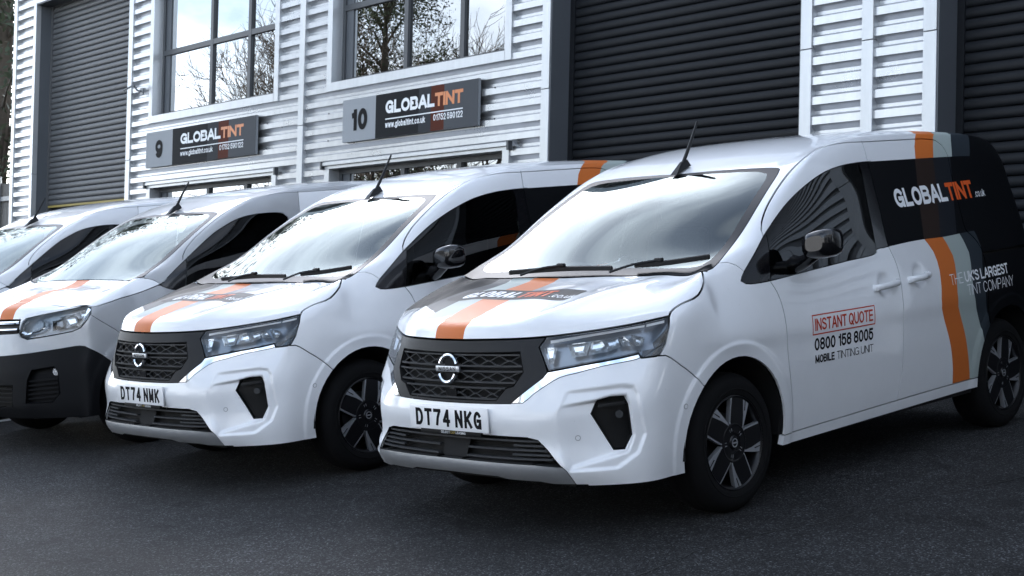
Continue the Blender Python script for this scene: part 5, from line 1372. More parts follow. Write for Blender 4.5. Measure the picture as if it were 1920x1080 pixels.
# ---------------------------------------------------------------- yard and unit building (world frame: x out of the facade, y along it)
VB = Matrix(((0.99112383, -0.07689965, 0.10844355), (0.07772788, 0.99696873, -0.00342483), (-0.10785146, 0.01182352, 0.99409671)))   # van frame -> world
GN = VB @ Vector((0, 0, 1))
def ground_z(x, y): return -(GN.x*x+GN.y*y)/GN.z
def asphalt(name):
    m = bpy.data.materials.new(name); m.use_nodes = True; nt = m.node_tree; b = nt.nodes['Principled BSDF']
    tc = N(nt, 'ShaderNodeTexCoord'); 
    n1 = N(nt, 'ShaderNodeTexNoise'); n1.inputs['Scale'].default_value = 95; n1.inputs['Detail'].default_value = 4; n1.inputs['Roughness'].default_value = .7
    n2 = N(nt, 'ShaderNodeTexNoise'); n2.inputs['Scale'].default_value = .8; n2.inputs['Detail'].default_value = 5
    v1 = N(nt, 'ShaderNodeTexVoronoi'); v1.inputs['Scale'].default_value = 150
    v2 = N(nt, 'ShaderNodeTexVoronoi'); v2.inputs['Scale'].default_value = 34; v2.inputs['Randomness'].default_value = 1
    for n in (n1, n2, v1, v2): nt.links.new(tc.outputs['Object'], n.inputs['Vector'])
    # stones: each Voronoi cell has its own tone, few of them pale
    sv = N(nt, 'ShaderNodeSeparateColor'); nt.links.new(v1.outputs['Color'], sv.inputs[0])
    r1 = N(nt, 'ShaderNodeValToRGB'); e = r1.color_ramp.elements
    e[0].position = 0; e[0].color = (.006, .0066, .0074, 1); e[1].position = 1; e[1].color = (.12, .124, .132, 1)
    for pos, c in ((.55, .014), (.82, .033), (.93, .068)): q = e.new(pos); q.color = (c*.97, c, c*1.04, 1)
    nt.links.new(sv.outputs[0], r1.inputs['Fac'])
    r2 = N(nt, 'ShaderNodeMapRange'); r2.inputs['From Min'].default_value = .3; r2.inputs['From Max'].default_value = .7; r2.inputs['To Min'].default_value = .55; r2.inputs['To Max'].default_value = 1.3
    nt.links.new(n2.outputs['Fac'], r2.inputs['Value'])
    mx = N(nt, 'ShaderNodeMix', data_type='RGBA', blend_type='MULTIPLY'); mx.inputs['Factor'].default_value = 1
    nt.links.new(r1.outputs[0], mx.inputs[6]); nt.links.new(r2.outputs[0], mx.inputs[7])
    n3 = N(nt, 'ShaderNodeTexNoise'); n3.inputs['Scale'].default_value = 5.5; n3.inputs['Detail'].default_value = 6; n3.inputs['Roughness'].default_value = .6; n3.inputs['Distortion'].default_value = .8
    n4 = N(nt, 'ShaderNodeTexNoise'); n4.inputs['Scale'].default_value = 1.7; n4.inputs['Detail'].default_value = 4; n4.inputs['Distortion'].default_value = 1.5
    for n in (n3, n4): nt.links.new(tc.outputs['Object'], n.inputs['Vector'])
    r3 = N(nt, 'ShaderNodeMapRange'); r3.inputs['From Min'].default_value = .32; r3.inputs['From Max'].default_value = .68; r3.inputs['To Min'].default_value = .74; r3.inputs['To Max'].default_value = 1.22
    r4 = N(nt, 'ShaderNodeMapRange'); r4.inputs['From Min'].default_value = .62; r4.inputs['From Max'].default_value = .70; r4.inputs['To Min'].default_value = 1; r4.inputs['To Max'].default_value = .55
    nt.links.new(n3.outputs['Fac'], r3.inputs['Value']); nt.links.new(n4.outputs['Fac'], r4.inputs['Value'])
    m34 = N(nt, 'ShaderNodeMath', operation='MULTIPLY'); nt.links.new(r3.outputs[0], m34.inputs[0]); nt.links.new(r4.outputs[0], m34.inputs[1])
    mxb = N(nt, 'ShaderNodeMix', data_type='RGBA', blend_type='MULTIPLY'); mxb.inputs['Factor'].default_value = 1
    nt.links.new(mx.outputs[2], mxb.inputs[6]); nt.links.new(m34.outputs[0], mxb.inputs[7]); mx = mxb
    # pale grit: rare cells
    lt = N(nt, 'ShaderNodeMath', operation='LESS_THAN'); lt.inputs[1].default_value = .09; nt.links.new(v2.outputs['Distance'], lt.inputs[0])
    sp = N(nt, 'ShaderNodeSeparateColor'); nt.links.new(v2.outputs['Color'], sp.inputs[0])
    gt = N(nt, 'ShaderNodeMath', operation='GREATER_THAN'); gt.inputs[1].default_value = .96; nt.links.new(sp.outputs[0], gt.inputs[0])
    an = N(nt, 'ShaderNodeMath', operation='MULTIPLY'); nt.links.new(lt.outputs[0], an.inputs[0]); nt.links.new(gt.outputs[0], an.inputs[1])
    mg = N(nt, 'ShaderNodeMix', data_type='RGBA'); mg.inputs[7].default_value = (.30, .29, .27, 1)
    nt.links.new(an.outputs[0], mg.inputs['Factor']); nt.links.new(mx.outputs[2], mg.inputs[6]); nt.links.new(mg.outputs[2], b.inputs['Base Color'])
    b.inputs['Roughness'].default_value = .82; b.inputs['Specular IOR Level'].default_value = .25
    ad = N(nt, 'ShaderNodeMath', operation='SUBTRACT'); nt.links.new(n1.outputs['Fac'], ad.inputs[0]); nt.links.new(v1.outputs['Distance'], ad.inputs[1])
    bp = N(nt, 'ShaderNodeBump'); bp.inputs['Strength'].default_value = .55; bp.inputs['Distance'].default_value = .012
    nt.links.new(ad.outputs[0], bp.inputs['Height']); nt.links.new(bp.outputs[0], b.inputs['Normal'])
    return m
M_ASPHALT = asphalt('asphalt')
def weather(m, sx=(1.2, 1.2, .12), lo=.80, hi=1.06):
    """rain streaks: noise drawn out along z, multiplied into the colour"""
    nt = m.node_tree; b = nt.nodes['Principled BSDF']; tc = N(nt, 'ShaderNodeTexCoord'); mp = N(nt, 'ShaderNodeMapping'); mp.inputs['Scale'].default_value = sx
    n = N(nt, 'ShaderNodeTexNoise'); n.inputs['Scale'].default_value = 6; n.inputs['Detail'].default_value = 6; n.inputs['Roughness'].default_value = .7
    nt.links.new(tc.outputs['Object'], mp.inputs['Vector']); nt.links.new(mp.outputs[0], n.inputs['Vector'])
    r = N(nt, 'ShaderNodeMapRange'); r.inputs['From Min'].default_value = .3; r.inputs['From Max'].default_value = .65; r.inputs['To Min'].default_value = lo; r.inputs['To Max'].default_value = hi
    nt.links.new(n.outputs['Fac'], r.inputs['Value'])
    mx = N(nt, 'ShaderNodeMix', data_type='RGBA', blend_type='MULTIPLY'); mx.inputs['Factor'].default_value = 1
    nt.links.new(b.inputs['Base Color'].links[0].from_socket, mx.inputs[6]); nt.links.new(r.outputs[0], mx.inputs[7]); nt.links.new(mx.outputs[2], b.inputs['Base Color'])
M_CLAD = pbr('silver_cladding', (.50, .505, .515), .28, metal=.8, coat=.15, noise=(3, .05), coat_rough=.25)
M_FLASH = pbr('silver_flashing', (.52, .53, .54), .34, metal=.6, coat=.15, noise=(4, .05), coat_rough=.25)
weather(M_CLAD, lo=.90, hi=1.04); weather(M_FLASH, lo=.92, hi=1.03)
M_JAMB = pbr('grey_jamb', (.085, .092, .102), .42, noise=(3, .06))
M_SLATL = pbr('hazed_shutter_slat', (.085, .087, .09), .5, noise=(6, .10))  # sun haze over the left shutter, put into its slat colour
M_SLAT = pbr('shutter_slat', (.010, .0112, .0135), .5, metal=.0, coat=.0, spec=.16, noise=(6, .10), coat_rough=.2)
M_FRAME = pbr('window_frame', (.05, .053, .058), .42, noise=(5, .08))
M_PANE = glass('window_pane', (.05, .055, .055), refl=5.5)
M_YELLOW = pbr('yellow_edge', (.34, .26, .07), .6)
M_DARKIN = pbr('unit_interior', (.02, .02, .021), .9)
XF = -4.4      # facade plane
def build_ground():
    V = []; F = []; xs = [-60, -8, 30, 60, 260]; ys = np.linspace(-260, 260, 27)
    def z(x, y):
        xc = min(max(x, -8), 30); return ground_z(xc, min(max(y, -60), 60))
    for x in xs:
        for y in ys: V.append((x, y, z(x, y)))
    n = len(ys)
    for i in range(len(xs)-1):
        for j in range(n-1): F.append((i*n+j, (i+1)*n+j, (i+1)*n+j+1, i*n+j+1))
    g = mesh('ground', V, F, M_ASPHALT); tag(g, kind='structure')
    fix_normals(g)
    if g.data.polygons[0].normal.z < 0: g.data.flip_normals()
    return g
def clad_profile(z0, z1, pitch=.1625, phase=2.505):
    """(z, x) points of the trapezoid sheet between z0 and z1; crest proud by 30 mm"""
    D_ = .050; c1, c2, c3 = .064, .088, .116      # crest, upper slope, trough, then underside
    P = []; k = math.floor((z0-phase)/pitch)-1
    while phase+k*pitch < z1+pitch:
        zb = phase+k*pitch                       # lower edge of a crest
        P += [(zb, D_), (zb+c1, D_), (zb+c2, .0), (zb+c3, .0)]
        k += 1
    P = [(z, x) for z, x in P if z0 < z < z1]
    def at(z):
        d = (z-phase) % pitch
        if d < c1: return D_
        if d < c2: return D_*(1-(d-c1)/(c2-c1))
        if d < c3: return 0
        return D_*(d-c3)/(pitch-c3)
    return [(z0, at(z0))]+P+[(z1, at(z1))]
def cladding(parent, y0, y1, z0, z1):
    P = clad_profile(z0, z1); V = []; F = []
    for z, x in P: V += [(XF-.050+x, y0, z), (XF-.050+x, y1, z)]
    for k in range(len(P)-1): F.append((2*k, 2*k+1, 2*k+3, 2*k+2))
    o = mesh('cladding_sheet', V, F, M_CLAD, parent); fix_normals(o)
    if sum(p.normal.x for p in o.data.polygons) < 0: o.data.flip_normals()
    return o
def strip(parent, y0, y1, z0, z1, x1=.012, x0=-.05, name='flashing', mat=None):
    x0 = -.07
    o = MB().box((XF+x0, y0, z0), (XF+x1, y1, z1)).build(name, mat or M_FLASH, parent); bevel(o, .003, 1); return o
SLAT_MESH = {}
def shutter(root, y0, y1, zb, zt, M_SLAT=M_SLAT):
    """opening with jambs, head and a roller shutter of curved slats"""
    xs = XF-.27
    sh = empty('roller_shutter'); sh.parent = root
    for a, b in ((y0-.001, y0+.012), (y1-.012, y1+.001)):
        MB().box((xs-.06, a, .2), (XF+.004, b, zt)).build('door_jamb', M_JAMB, sh)
    MB().box((xs-.06, y0, zt-.012), (XF+.004, y1, zt+.002)).build('door_head', M_JAMB, sh)
    for a, b in ((y0+.012, y0+.075), (y1-.075, y1-.012)):
        MB().box((xs-.05, a, .2), (xs+.03, b, zt-.012)).build('guide_rail', M_SLAT, sh)
    pitch = .0872; n = int((zt-zb)/pitch)+1
    w = y1-y0-.12; key = round(w, 3)
    if key not in SLAT_MESH:
        prof = [(0, .001), (.010, .006), (.017, .022), (.019, .042), (.016, .062), (.008, .078), (.0, .0845), (-.004, .0850), (-.004, .001)]
        V = []; F = []; m = len(prof)
        for yy in (0, w):
            for x, z in prof: V.append((x, yy, z))
        for k in range(m): F.append((k, (k+1) % m, m+(k+1) % m, m+k))
        F += [tuple(range(m)), tuple(reversed(range(m, 2*m)))]
        o = mesh('slat', V, F, M_SLAT, sh, smooth=50); fix_normals(o); SLAT_MESH[key] = o.data; bpy.data.objects.remove(o)
    for k in range(n):
        z = zb+k*pitch
        if z > zt: break
        o = bpy.data.objects.new('slat', SLAT_MESH[key]); link(o, sh); o.location = (xs, y0+.06, z)
    MB().box((xs-.02, y0+.06, zb-.035), (xs+.02, y1-.06, zb-.002)).build('bottom_rail', M_YELLOW if zb > 1 else M_SLAT, sh)
    MB().box((xs-.10, y0, .1), (xs-.05, y1, zt)).build('shutter_void', M_DARKIN, sh)
    return sh
def window(root, y0, y1, z0, z1, mulls, transoms, th=.10):
    """window: flashing surround, reveal, frame bars and panes"""
    w = empty('window'); w.parent = root
    t = .10; xr = XF-.16
    MB().box((XF-.05, y0, z0), (XF+.016, y0+t, z1)).build('window_trim', M_FLASH, w); MB().box((XF-.05, y1-t, z0), (XF+.016, y1, z1)).build('window_trim', M_FLASH, w)
    MB().box((XF-.05, y0+t, z1-th), (XF+.016, y1-t, z1)).build('window_trim', M_FLASH, w)
    MB().box((XF-.05, y0+t, z0), (XF+.019, y1-t, z0+t)).build('window_trim', M_FLASH, w)
    a0, a1, b0, b1 = y0+t, y1-t, z0+t, z1-th
    MB().box((xr-.02, a0-.02, b0-.02), (XF-.05, a0, b1+.02)).box((xr-.02, a1, b0-.02), (XF-.05, a1+.02, b1+.02)).box((xr-.02, a0, b0-.02), (XF-.05, a1, b0)).box((xr-.02, a0, b1), (XF-.05, a1, b1+.02)).build('reveal', M_FLASH, w)
    fw = .055
    fr = MB().box((xr-.03, a0, b0), (xr+.03, a0+fw, b1)).box((xr-.03, a1-fw, b0), (xr+.03, a1, b1)).box((xr-.03, a0+fw, b0), (xr+.03, a1-fw, b0+fw)).box((xr-.03, a0+fw, b1-fw), (xr+.03, a1-fw, b1)); fr.build('window_frame', M_FRAME, w)
    ys = [a0+fw]+list(mulls)+[a1-fw]; zs = [b0+fw]+list(transoms)+[b1-fw]
    for m in mulls: MB().box((xr-.03, m-.035, b0+fw), (xr+.032, m+.035, b1-fw)).build('mullion', M_FRAME, w)
    for i in range(len(ys)-1):
        p0 = ys[i]+(.035 if i else 0); p1 = ys[i+1]-(.035 if i < len(ys)-2 else 0)
        for q in transoms: MB().box((xr-.03, p0, q-.035), (xr+.03, p1, q+.035)).build('transom', M_FRAME, w)
        for j in range(len(zs)-1):
            q0 = zs[j]+(.035 if j else 0); q1 = zs[j+1]-(.035 if j < len(zs)-2 else 0)
            tilt = random.uniform(-.004, .004)
            V = [(xr+tilt, p0-.01, q0-.01), (xr-tilt, p1+.01, q0-.01), (xr-tilt, p1+.01, q1+.01), (xr+tilt, p0-.01, q1+.01)]
            mesh('pane', V, [(0, 1, 2, 3)], M_PANE, w)
            # opening light inside its own frame on the first column
    if transoms or len(mulls) > 1:
        MB().box((xr-.025, a0+fw, b0+fw), (xr+.012, a0+fw+.14, b1-fw)).build('side_panel', M_JAMB, w)
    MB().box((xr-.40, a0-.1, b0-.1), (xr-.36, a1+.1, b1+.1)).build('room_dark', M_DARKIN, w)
    return w
def screw(parent, y, z): 
    o = MB().tube([(XF+.001, y, z), (XF+.008, y, z)], .009, 6).build('fixing', M_FRAME, parent); return o
def build_facade():
    b = empty('industrial_unit', 'silver corrugated industrial unit with dark roller shutters behind the vans', 'building')
    ZT = 6.9
    # openings (y0, y1)
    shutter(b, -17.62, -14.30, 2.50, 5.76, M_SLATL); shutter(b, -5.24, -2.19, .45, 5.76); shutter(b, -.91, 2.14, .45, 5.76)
    # sheets
    z0 = .30
    cladding(b, -18.42, -17.65, z0, ZT); cladding(b, -17.60, -14.32, 5.80, ZT)
    def bay(y0, y1, w0, w1):
        cladding(b, y0, w0, z0, ZT); cladding(b, w1, y1, z0, ZT)
        cladding(b, w0, w1, 2.58, 3.52); cladding(b, w0, w1, 5.52, ZT)
    bay(-14.20, -9.70, -13.60, -10.23); bay(-9.65, -5.34, -9.12, -5.84)
    cladding(b, -5.24, -2.19, 5.80, ZT); cladding(b, -2.09, -1.02, z0, ZT); cladding(b, -.91, 2.14, 5.80, ZT)
    cladding(b, 2.24, 6.55, z0, ZT); bay(6.60, 11.1, 7.13, 10.5)
    # flashings
    for a, c in ((-18.50, -18.38), (-17.70, -17.605), (-14.30, -14.17), (-9.735, -9.615), (-5.36, -5.242), (-2.19, -2.075), (-1.585, -1.475), (-1.03, -.912), (2.14, 2.26), (6.52, 6.64), (11.05, 11.17)):
        for s0, s1 in ((.28, 3.125 if a > -10 else 3.0), (3.13 if a > -10 else 3.005, ZT)): strip(b, a, c, s0, s1, x1=.022 if a in (-9.735, -1.585) else .014)
        for z in np.arange(.9, 5.6, .46): screw(b, c-.012 if a > -5 else a+.02, z+.05)
    for a, c in ((-17.62, -14.30), (-5.24, -2.19), (-.91, 2.14)): strip(b, a, c, 5.765, 5.90)
    # windows: upper and lower in each bay
    for y0, y1, m in ((-13.62, -10.21, (-12.14, -11.16)), (-9.14, -5.82, (-7.79, -6.79)), (7.11, 10.5, (8.2, 9.35))):
        window(b, y0, y1, 3.48, 5.55, m, (4.475,))
        window(b, y0, y1, .48, 2.60, m, (2.0,), .035)
        strip(b, y0-.03, y1+.03, 2.602, 2.645, x1=.045, name='drip_flashing')
        for yy in (y0-.035, y1+.005): MB().box((XF+.0, yy, 2.56), (XF+.055, yy+.03, 2.655)).build('flashing_clip', M_FRAME, b)
        for z in (2.90, 3.22):
            for y in (y0+.05, y1-.25): screw(b, y, z)
    # side wall and roof edge
    MB().box((-24, -18.50, .0), (XF-.06, -18.40, ZT)).build('gable_wall', M_CLAD, b)
    MB().box((-24, -18.6, ZT), (XF+.12, 11.3, ZT+.25)).build('roof_edge', M_FLASH, b)
    MB().box((-24, 11.1, .0), (XF-.06, 11.2, ZT)).build('gable_wall', M_CLAD, b)
    MB().box((XF-.75, -18.3, .0), (XF-.70, 11.1, ZT)).build('inner_wall', M_DARKIN, b)
    return b
def unit_sign(name, num, y0, y1, z0, z1, lbl):
    """board: grey number panel, dark panel with faded stripes, lettering"""
    s = empty(name, lbl, 'sign', 'unit number signs', Matrix.Translation((XF+.05, y0, z0)))
    W_, H = y1-y0, z1-z0; nw = W_*.265 if num == '10' else W_*.262
    pn = pbr('sign_number_panel', (.30, .315, .33), .5, spec=.07); dk = pbr('sign_dark_panel', (.012, .013, .015), .6, spec=.07); d2 = pbr('sign_grey_band', (.035, .038, .042), .6, spec=.07); d3 = pbr('sign_rust_band', (.085, .022, .012), .6, spec=.07); d4 = pbr('sign_pale_band', (.075, .079, .085), .6, spec=.07)
    o = MB().box((-.03, 0, 0), (0, W_, H)).build('sign_board', pn, s)
    u0 = nw; cuts = [(0, .335, dk), (.335, .465 if num == '10' else .45, d2), (.465 if num == '10' else .45, .59, d3), (.59, 1.0, d4)]
    if num == '10': cuts = [(0, .44, dk), (.44, .56, d2), (.56, .685, d3), (.685, 1.0, d4)]
    else: cuts = [(0, .44, dk), (.44, .57, d2), (.57, .69, d3), (.69, 1.0, d4)]
    for a, b_, mt in cuts: mesh('sign_band', [(.0015, u0+(W_-u0)*a, .001), (.0015, u0+(W_-u0)*b_, .001), (.0015, u0+(W_-u0)*b_, H-.001), (.0015, u0+(W_-u0)*a, H-.001)], [(0, 1, 2, 3)], mt, s)
    pl = lambda u, v, l: (.002+l, u, v)
    k = W_/2.45
    def fitw(t, h, sw, tr, w): 
        w1 = text_w(t, h, sw, 1, tr); w0 = text_w(t, h, sw, 0, tr); return (w-w0)/(w1-w0)
    hN = H*.50; tw = text_w(num, hN, .26, .85*k, .08); text_mesh('sign_number', [(num, (nw-tw)/2, (H-hN)/2, hN, .26, .85*k, .08, M_TXTB)], pl, s)
    a, b_ = u0+(W_-u0)*.105, u0+(W_-u0)*.862; h = H*.295
    kx = fitw('GLOBALTINT', h, .25, .04, b_-a); wg = text_w('GLOBAL', h, .25, kx, .04)+.04*h
    to = pbr('sign_orange', (.62, .20, .06), .4)
    text_mesh('sign_lettering', [('GLOBAL', a, H*.535, h, .25, kx, .04, M_TXTW), ('TINT', a+wg, H*.535, h, .25, kx, .04, to)], pl, s)
    mesh('sign_rule', [(.003, a, H*.40), (.003, b_, H*.40), (.003, b_, H*.425), (.003, a, H*.425)], [(0, 1, 2, 3)], M_TXTW, s)
    h2 = H*.14; w2 = (b_-a)*.53; text_mesh('sign_lettering', [('www.globaltint.co.uk', a, H*.215, h2, .17, fitw('www.globaltint.co.uk', h2, .17, .09, w2), .09, M_TXTW)], pl, s)
    w3 = (b_-a)*.365; text_mesh('sign_lettering', [('01752 590122', b_-w3, H*.225, h2, .16, fitw('01752 590122', h2, .16, .09, w3), .09, M_TXTW)], pl, s)
    return s

def wing():
    """added, unseen block on the right that cuts light on the van sides"""
    b = empty('added_shade_unit', 'plain grey clad block added out of view on the right to darken the van sides', 'building')
    V = []; F = []; P = clad_profile(-1.5, 7.2)
    for z, x in P: V += [(XF+.1, 13.0-x, z), (16.0, 13.0-x, z)]
    for k in range(len(P)-1): F.append((2*k, 2*k+1, 2*k+3, 2*k+2))
    o = mesh('cladding_sheet', V, F, pbr('grey_cladding', (.20, .21, .22), .5, metal=.2, noise=(3, .06)), b); fix_normals(o)
    if sum(q.normal.y for q in o.data.polygons) > 0: o.data.flip_normals()
    MB().box((XF+.1, 13.06, -2), (16, 22, 7.2)).build('unit_block', M_JAMB, b)
    MB().box((XF+.05, 12.9, 7.2), (16.1, 22, 7.4)).build('roof_edge', M_FLASH, b)
    for x in (2.0, 8.5):
        MB().box((x, 12.93, -1.6), (x+3.4, 13.04, 3.6)).build('shutter_leaf', M_SLAT, b)
    return b

def added_bounce_unit():
    """added, unseen white block: bounce light and reflections for the van fronts"""
    b = empty('added_bounce_unit', 'low white block added out of view behind the camera to bounce light onto the vans', 'building')
    x = 19.0; zb = -3.2; zt = 3.9
    MB().box((x, -16, zb), (x+12, 40, zt)).build('unit_wall', pbr('pale_wall', (.72, .73, .74), .6, noise=(2, .1)), b)
    MB().box((x-.2, -12.2, zt), (x+12, 40.2, zt+.3)).build('roof_edge', M_JAMB, b)
    for k in range(4):
        y = -11+13*k
        MB().box((x-.05, y, zb), (x+.02, y+3.6, zb+4.2)).build('shutter_leaf', M_SLAT, b)
        MB().box((x-.04, y+4.6, zb+3.4), (x+.02, y+7.2, zb+5.0)).build('window_band', M_GLOSSBLK, b)
    return b
# ---------------------------------------------------------------- trees, fence, lamp
M_BARK = pbr('bark', (.075, .06, .045), .9, noise=(12, .3))
M_TWIG = pbr('twigs', (.085, .065, .048), .9, noise=(5, .2))
M_NEEDLE = pbr('evergreen_leaves', (.028, .042, .018), .7, noise=(3, .5))
M_IVY = pbr('ivy_leaves', (.045, .06, .022), .6, noise=(3, .5))
def bare_tree(name, lbl, loc, h, seed, spread=1.0, group='bare trees across the yard'):
    rnd = random.Random(seed); t = empty(name, lbl, 'tree', group, Matrix.Translation(loc))
    big = MB(); fine = MB()
    def grow(p, d, L, r, lev):
        n = 4; pts = [np.array(p)]; rad = [r]; dd = np.array(d, float)
        for k in range(n):
            dd = dd+np.array([rnd.gauss(0, .14), rnd.gauss(0, .14), rnd.gauss(.04, .08)]); dd /= np.linalg.norm(dd)
            pts.append(pts[-1]+dd*L/n); rad.append(r*(1-.62*(k+1)/n))
        (big if lev < 3 else fine).tube([tuple(q) for q in pts], rad, 8 if lev < 2 else (5 if lev == 2 else 3), cap=False)
        if lev >= 5: return
        kids = [6, 5, 5, 4, 4][lev]
        for k in range(kids):
            f = rnd.uniform(.35 if lev else .3, 1.0); i = min(n-1, int(f*n)); q = pts[i]+(pts[i+1]-pts[i])*(f*n-i)
            a = rnd.uniform(0, 2*math.pi); e = rnd.uniform(.35, .95)*spread
            u = np.cross(dd, (0, 0, 1)); u = u/np.linalg.norm(u) if np.linalg.norm(u) > .1 else np.array((1., 0, 0)); v = np.cross(u, dd)
            nd = dd*math.cos(e)+(u*math.cos(a)+v*math.sin(a))*math.sin(e)+np.array((0, 0, .12))
            grow(q, nd/np.linalg.norm(nd), L*rnd.uniform(.5, .72), max(.011, r*(1-.5*f)*rnd.uniform(.4, .55)), lev+1)
    grow((0, 0, -.3), (rnd.gauss(0, .05), rnd.gauss(0, .05), 1), h*.46, h*.022, 0)
    big.build('trunk', M_BARK, t, smooth=True); tag(fine.build('crown', M_TWIG, t), kind='stuff')
    return t
def leafy_tree(name, lbl, loc, h, rad, seed, mat, nleaf=9000, cone=.5, group=None, leaf=.12):
    rnd = random.Random(seed); t = empty(name, lbl, 'tree', group, Matrix.Translation(loc))
    tr = MB(); tr.tube([(0, 0, -.3), (.05, .03, h*.35), (-.04, .05, h*.7), (0, 0, h*.95)], [h*.022, h*.017, h*.009, .02], 10)
    cl = []
    for k in range(60):
        f = rnd.uniform(.12, 1); z = h*f; rr = rad*(1-f)**cone*rnd.uniform(.35, 1.0); a = rnd.uniform(0, 2*math.pi)
        c = np.array((rr*math.cos(a), rr*math.sin(a), z)); cl.append((c, rad*rnd.uniform(.16, .34)))
        tr.tube([(0, 0, z*.92), tuple(c*np.array((.5, .5, 1))-(0, 0, .1)), tuple(c)], [.05, .035, .012], 5, cap=False)
    tr.build('trunk', M_BARK, t, smooth=True)
    V = []; F = []
    for k in range(nleaf):
        c, r = cl[rnd.randrange(len(cl))]
        d = np.array([rnd.gauss(0, 1), rnd.gauss(0, 1), rnd.gauss(0, .75)]); d /= np.linalg.norm(d)
        p = c+d*r*rnd.uniform(.35, 1.08); s = leaf*rnd.uniform(.5, 1.3)
        u = np.array([rnd.gauss(0, 1) for _ in range(3)]); u /= np.linalg.norm(u); v = np.cross(u, d+.3); v /= np.linalg.norm(v)+1e-9
        n0 = len(V); V += [p-u*s, p-v*s*.4, p+u*s, p+v*s*.4]; F.append((n0, n0+1, n0+2, n0+3))
    tag(mesh('crown', V, F, mat, t), kind='stuff')
    return t
def floodlight():
    t = empty('floodlight', 'small grey floodlight on a bracket beside the shutter of unit nine', 'light', None, Matrix.Translation((XF, -13.95, 4.02)))
    m = pbr('floodlight_body', (.22, .23, .24), .4, metal=.3)
    o = MB().box((.10, -.16, .06), (.16, .14, .085)).build('lamp_head', m, t); o.rotation_euler = (.12, .55, 0); bevel(o, .006)
    MB().tube([(.0, .10, -.06), (.08, .10, -.05), (.13, .05, .04)], .014, 8).build('bracket', m, t, smooth=60)
    MB().box((.0, .06, -.11), (.02, .15, -.01)).build('wall_plate', m, t)
def fence():
    t = empty('yard_fence', 'pale grey boarded fence with metal posts left of the building corner', 'fence', None, Matrix.Translation((-5.2, -19.0, .45)))
    m = pbr('weathered_boards', (.20, .19, .175), .8, noise=(8, .25)); pm = pbr('galvanised_post', (.30, .31, .32), .45, metal=.5)
    y = 0; k = 0
    for k in range(12):
        o = MB().box((-.02, -.155, 0), (.0, -.005, 2.62)).build('board', m, t) if k == 0 else None
        if k == 0: b0 = o
        else:
            o = b0.copy(); COL.objects.link(o); o.parent = t
        o.location = (0, -k*.16, random.uniform(-.01, .01))
    for k in range(3): MB().tube([(.06, -.35-.75*k, 0), (.06, -.35-.75*k, 2.75)], .045, 10).build('post', pm, t, smooth=60)
    MB().box((.0, -1.95, 2.30), (.05, 0, 2.38)).build('rail', pm, t)
# ---------------------------------------------------------------- assembly
build_ground()
build_facade()
unit_sign('unit_sign', '9', -13.59, -10.64, 2.845, 3.34, 'sign board numbered 9 under the left upper window')
unit_sign('unit_sign', '10', -8.73, -6.275, 2.845, 3.335, 'sign board numbered 10 under the right upper window')
floodlight(); fence(); wing(); added_bounce_unit()
def van_matrix(dx, dy, yaw):
    return VB.to_4x4() @ Matrix.Translation((dx, dy, 0)) @ Matrix.Rotation(math.radians(yaw), 4, 'Z')
VAN1 = empty('panel_van', 'nearest white panel van, number plate ending NKG, phone number on its door', 'van', 'row of white vans')
nissan_body(VAN1)
VAN2 = copy_tree(VAN1); VAN2['label'] = 'second white panel van from the right, number plate ending NMK'
number_plate(VAN1, 'DT74 NKG'); number_plate(VAN2, 'DT74 NMK')
VAN1.matrix_world = van_matrix(0, 0, 0)
VAN2.matrix_world = van_matrix(.022, -2.571, -1.74)
VAN3 = empty('panel_van', 'white panel van with unpainted dark front bumper, third from the right', 'van', 'row of white vans')
citroen_body(VAN3)
VAN4 = copy_tree(VAN3); VAN4['label'] = 'farthest white panel van, cut off by the left edge of the picture'
VAN3.matrix_world = van_matrix(0, -5.0, -1.0)
VAN4.matrix_world = van_matrix(-.10, -7.5, -1.0)
# a bay line between the vans
_bl = mesh('bay_line', [(VB @ Vector(p)) for p in ((1.9, -6.62, .004), (1.9, -6.50, .004), (-.24, -6.50, .004), (-.24, -6.62, .004))], [(0, 1, 2, 3)], pbr('worn_line_paint', (.42, .42, .41), .8, noise=(14, .5))); tag(_bl, kind='structure')
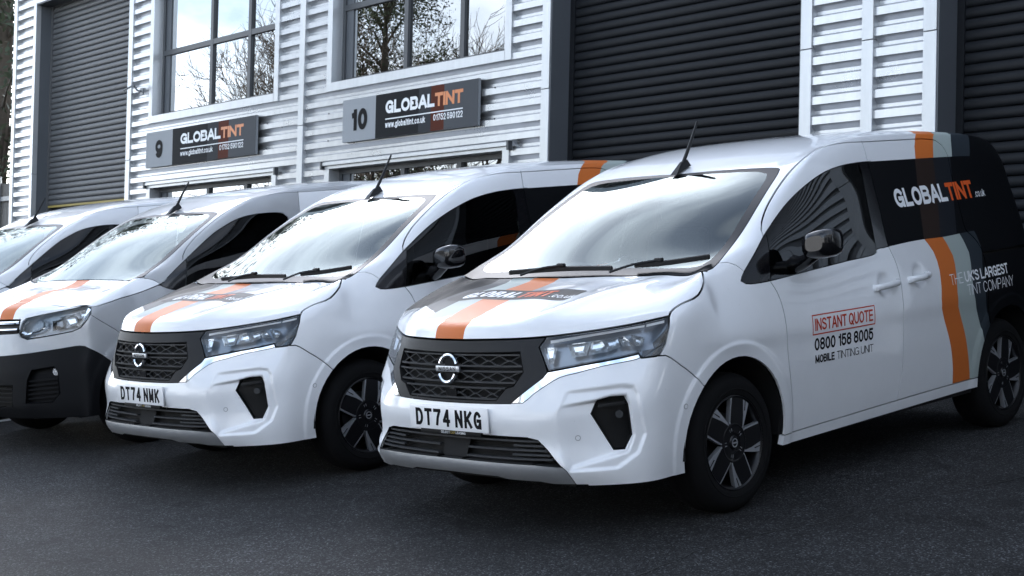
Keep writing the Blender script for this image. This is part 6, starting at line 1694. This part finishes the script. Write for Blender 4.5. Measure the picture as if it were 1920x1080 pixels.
# sealed crack and worn patches in the asphalt
def ground_ribbon(name, pts, w, mat):
    P = resample([(x, y, 0) for x, y in pts], .06); V = []; F = []; rnd = random.Random(4)
    for k, q in enumerate(P):
        t = P[min(k+1, len(P)-1)]-P[max(k-1, 0)]; t /= np.linalg.norm(t); n = np.array((-t[1], t[0], 0)); j = rnd.gauss(0, .008)
        for sg in (1, -1):
            a = q+n*(j+sg*w*rnd.uniform(.35, .65)); V.append((a[0], a[1], ground_z(a[0], a[1])+.004))
    for k in range(len(P)-1): F.append((2*k, 2*k+1, 2*k+3, 2*k+2))
    return tag(mesh(name, V, F, mat), kind='structure')
M_SEAL = pbr('crack_sealant', (.013, .0135, .014), .7, noise=(30, .4))
ground_ribbon('asphalt_crack', [(1.6, 1.32), (1.0, 1.30), (.57, 1.23), (.2, 1.26), (-.16, 1.33), (-.67, 1.38), (-1.09, 1.48), (-1.43, 1.53), (-2.2, 1.62), (-3.6, 1.7)], .006, M_SEAL)
def at(x, y): return (x, y, ground_z(min(max(x, -8), 30), y))
leafy_tree('ivy_clad_tree', 'dense ivy covered tree across the yard, mirrored in the upper window of unit ten', at(14.2, -34.3), 15, 4.2, 3, M_IVY, 22000, .45, leaf=.075)
bare_tree('bare_tree', 'tall bare tree with fine twigs, mirrored in the right pane of unit ten', at(16.6, -31.5), 17, 5, group=None)
bare_tree('bare_tree', 'bare tree with wide crown, mirrored in the window of unit nine', at(15.0, -38.4), 15, 11, group=None)
bare_tree('bare_tree', 'bare tree beside the ivy covered tree, mirrored in the middle pane of unit ten', at(17.0, -36.5), 18, 33, group=None)
bare_tree('bare_tree', 'bare tree standing across the yard in front of the vans', at(24, -14), 13, 21, group=None)
leafy_tree('evergreen_tree', 'dark evergreen tree beyond the fence at the left edge', at(-7.2, -26), 13, 4.0, 9, M_NEEDLE, 22000, .35, leaf=.09)
leafy_tree('evergreen_tree', 'dark evergreen tree behind the first one at the left edge', at(-11, -33), 15, 5.0, 10, M_NEEDLE, 20000, .35, leaf=.10)
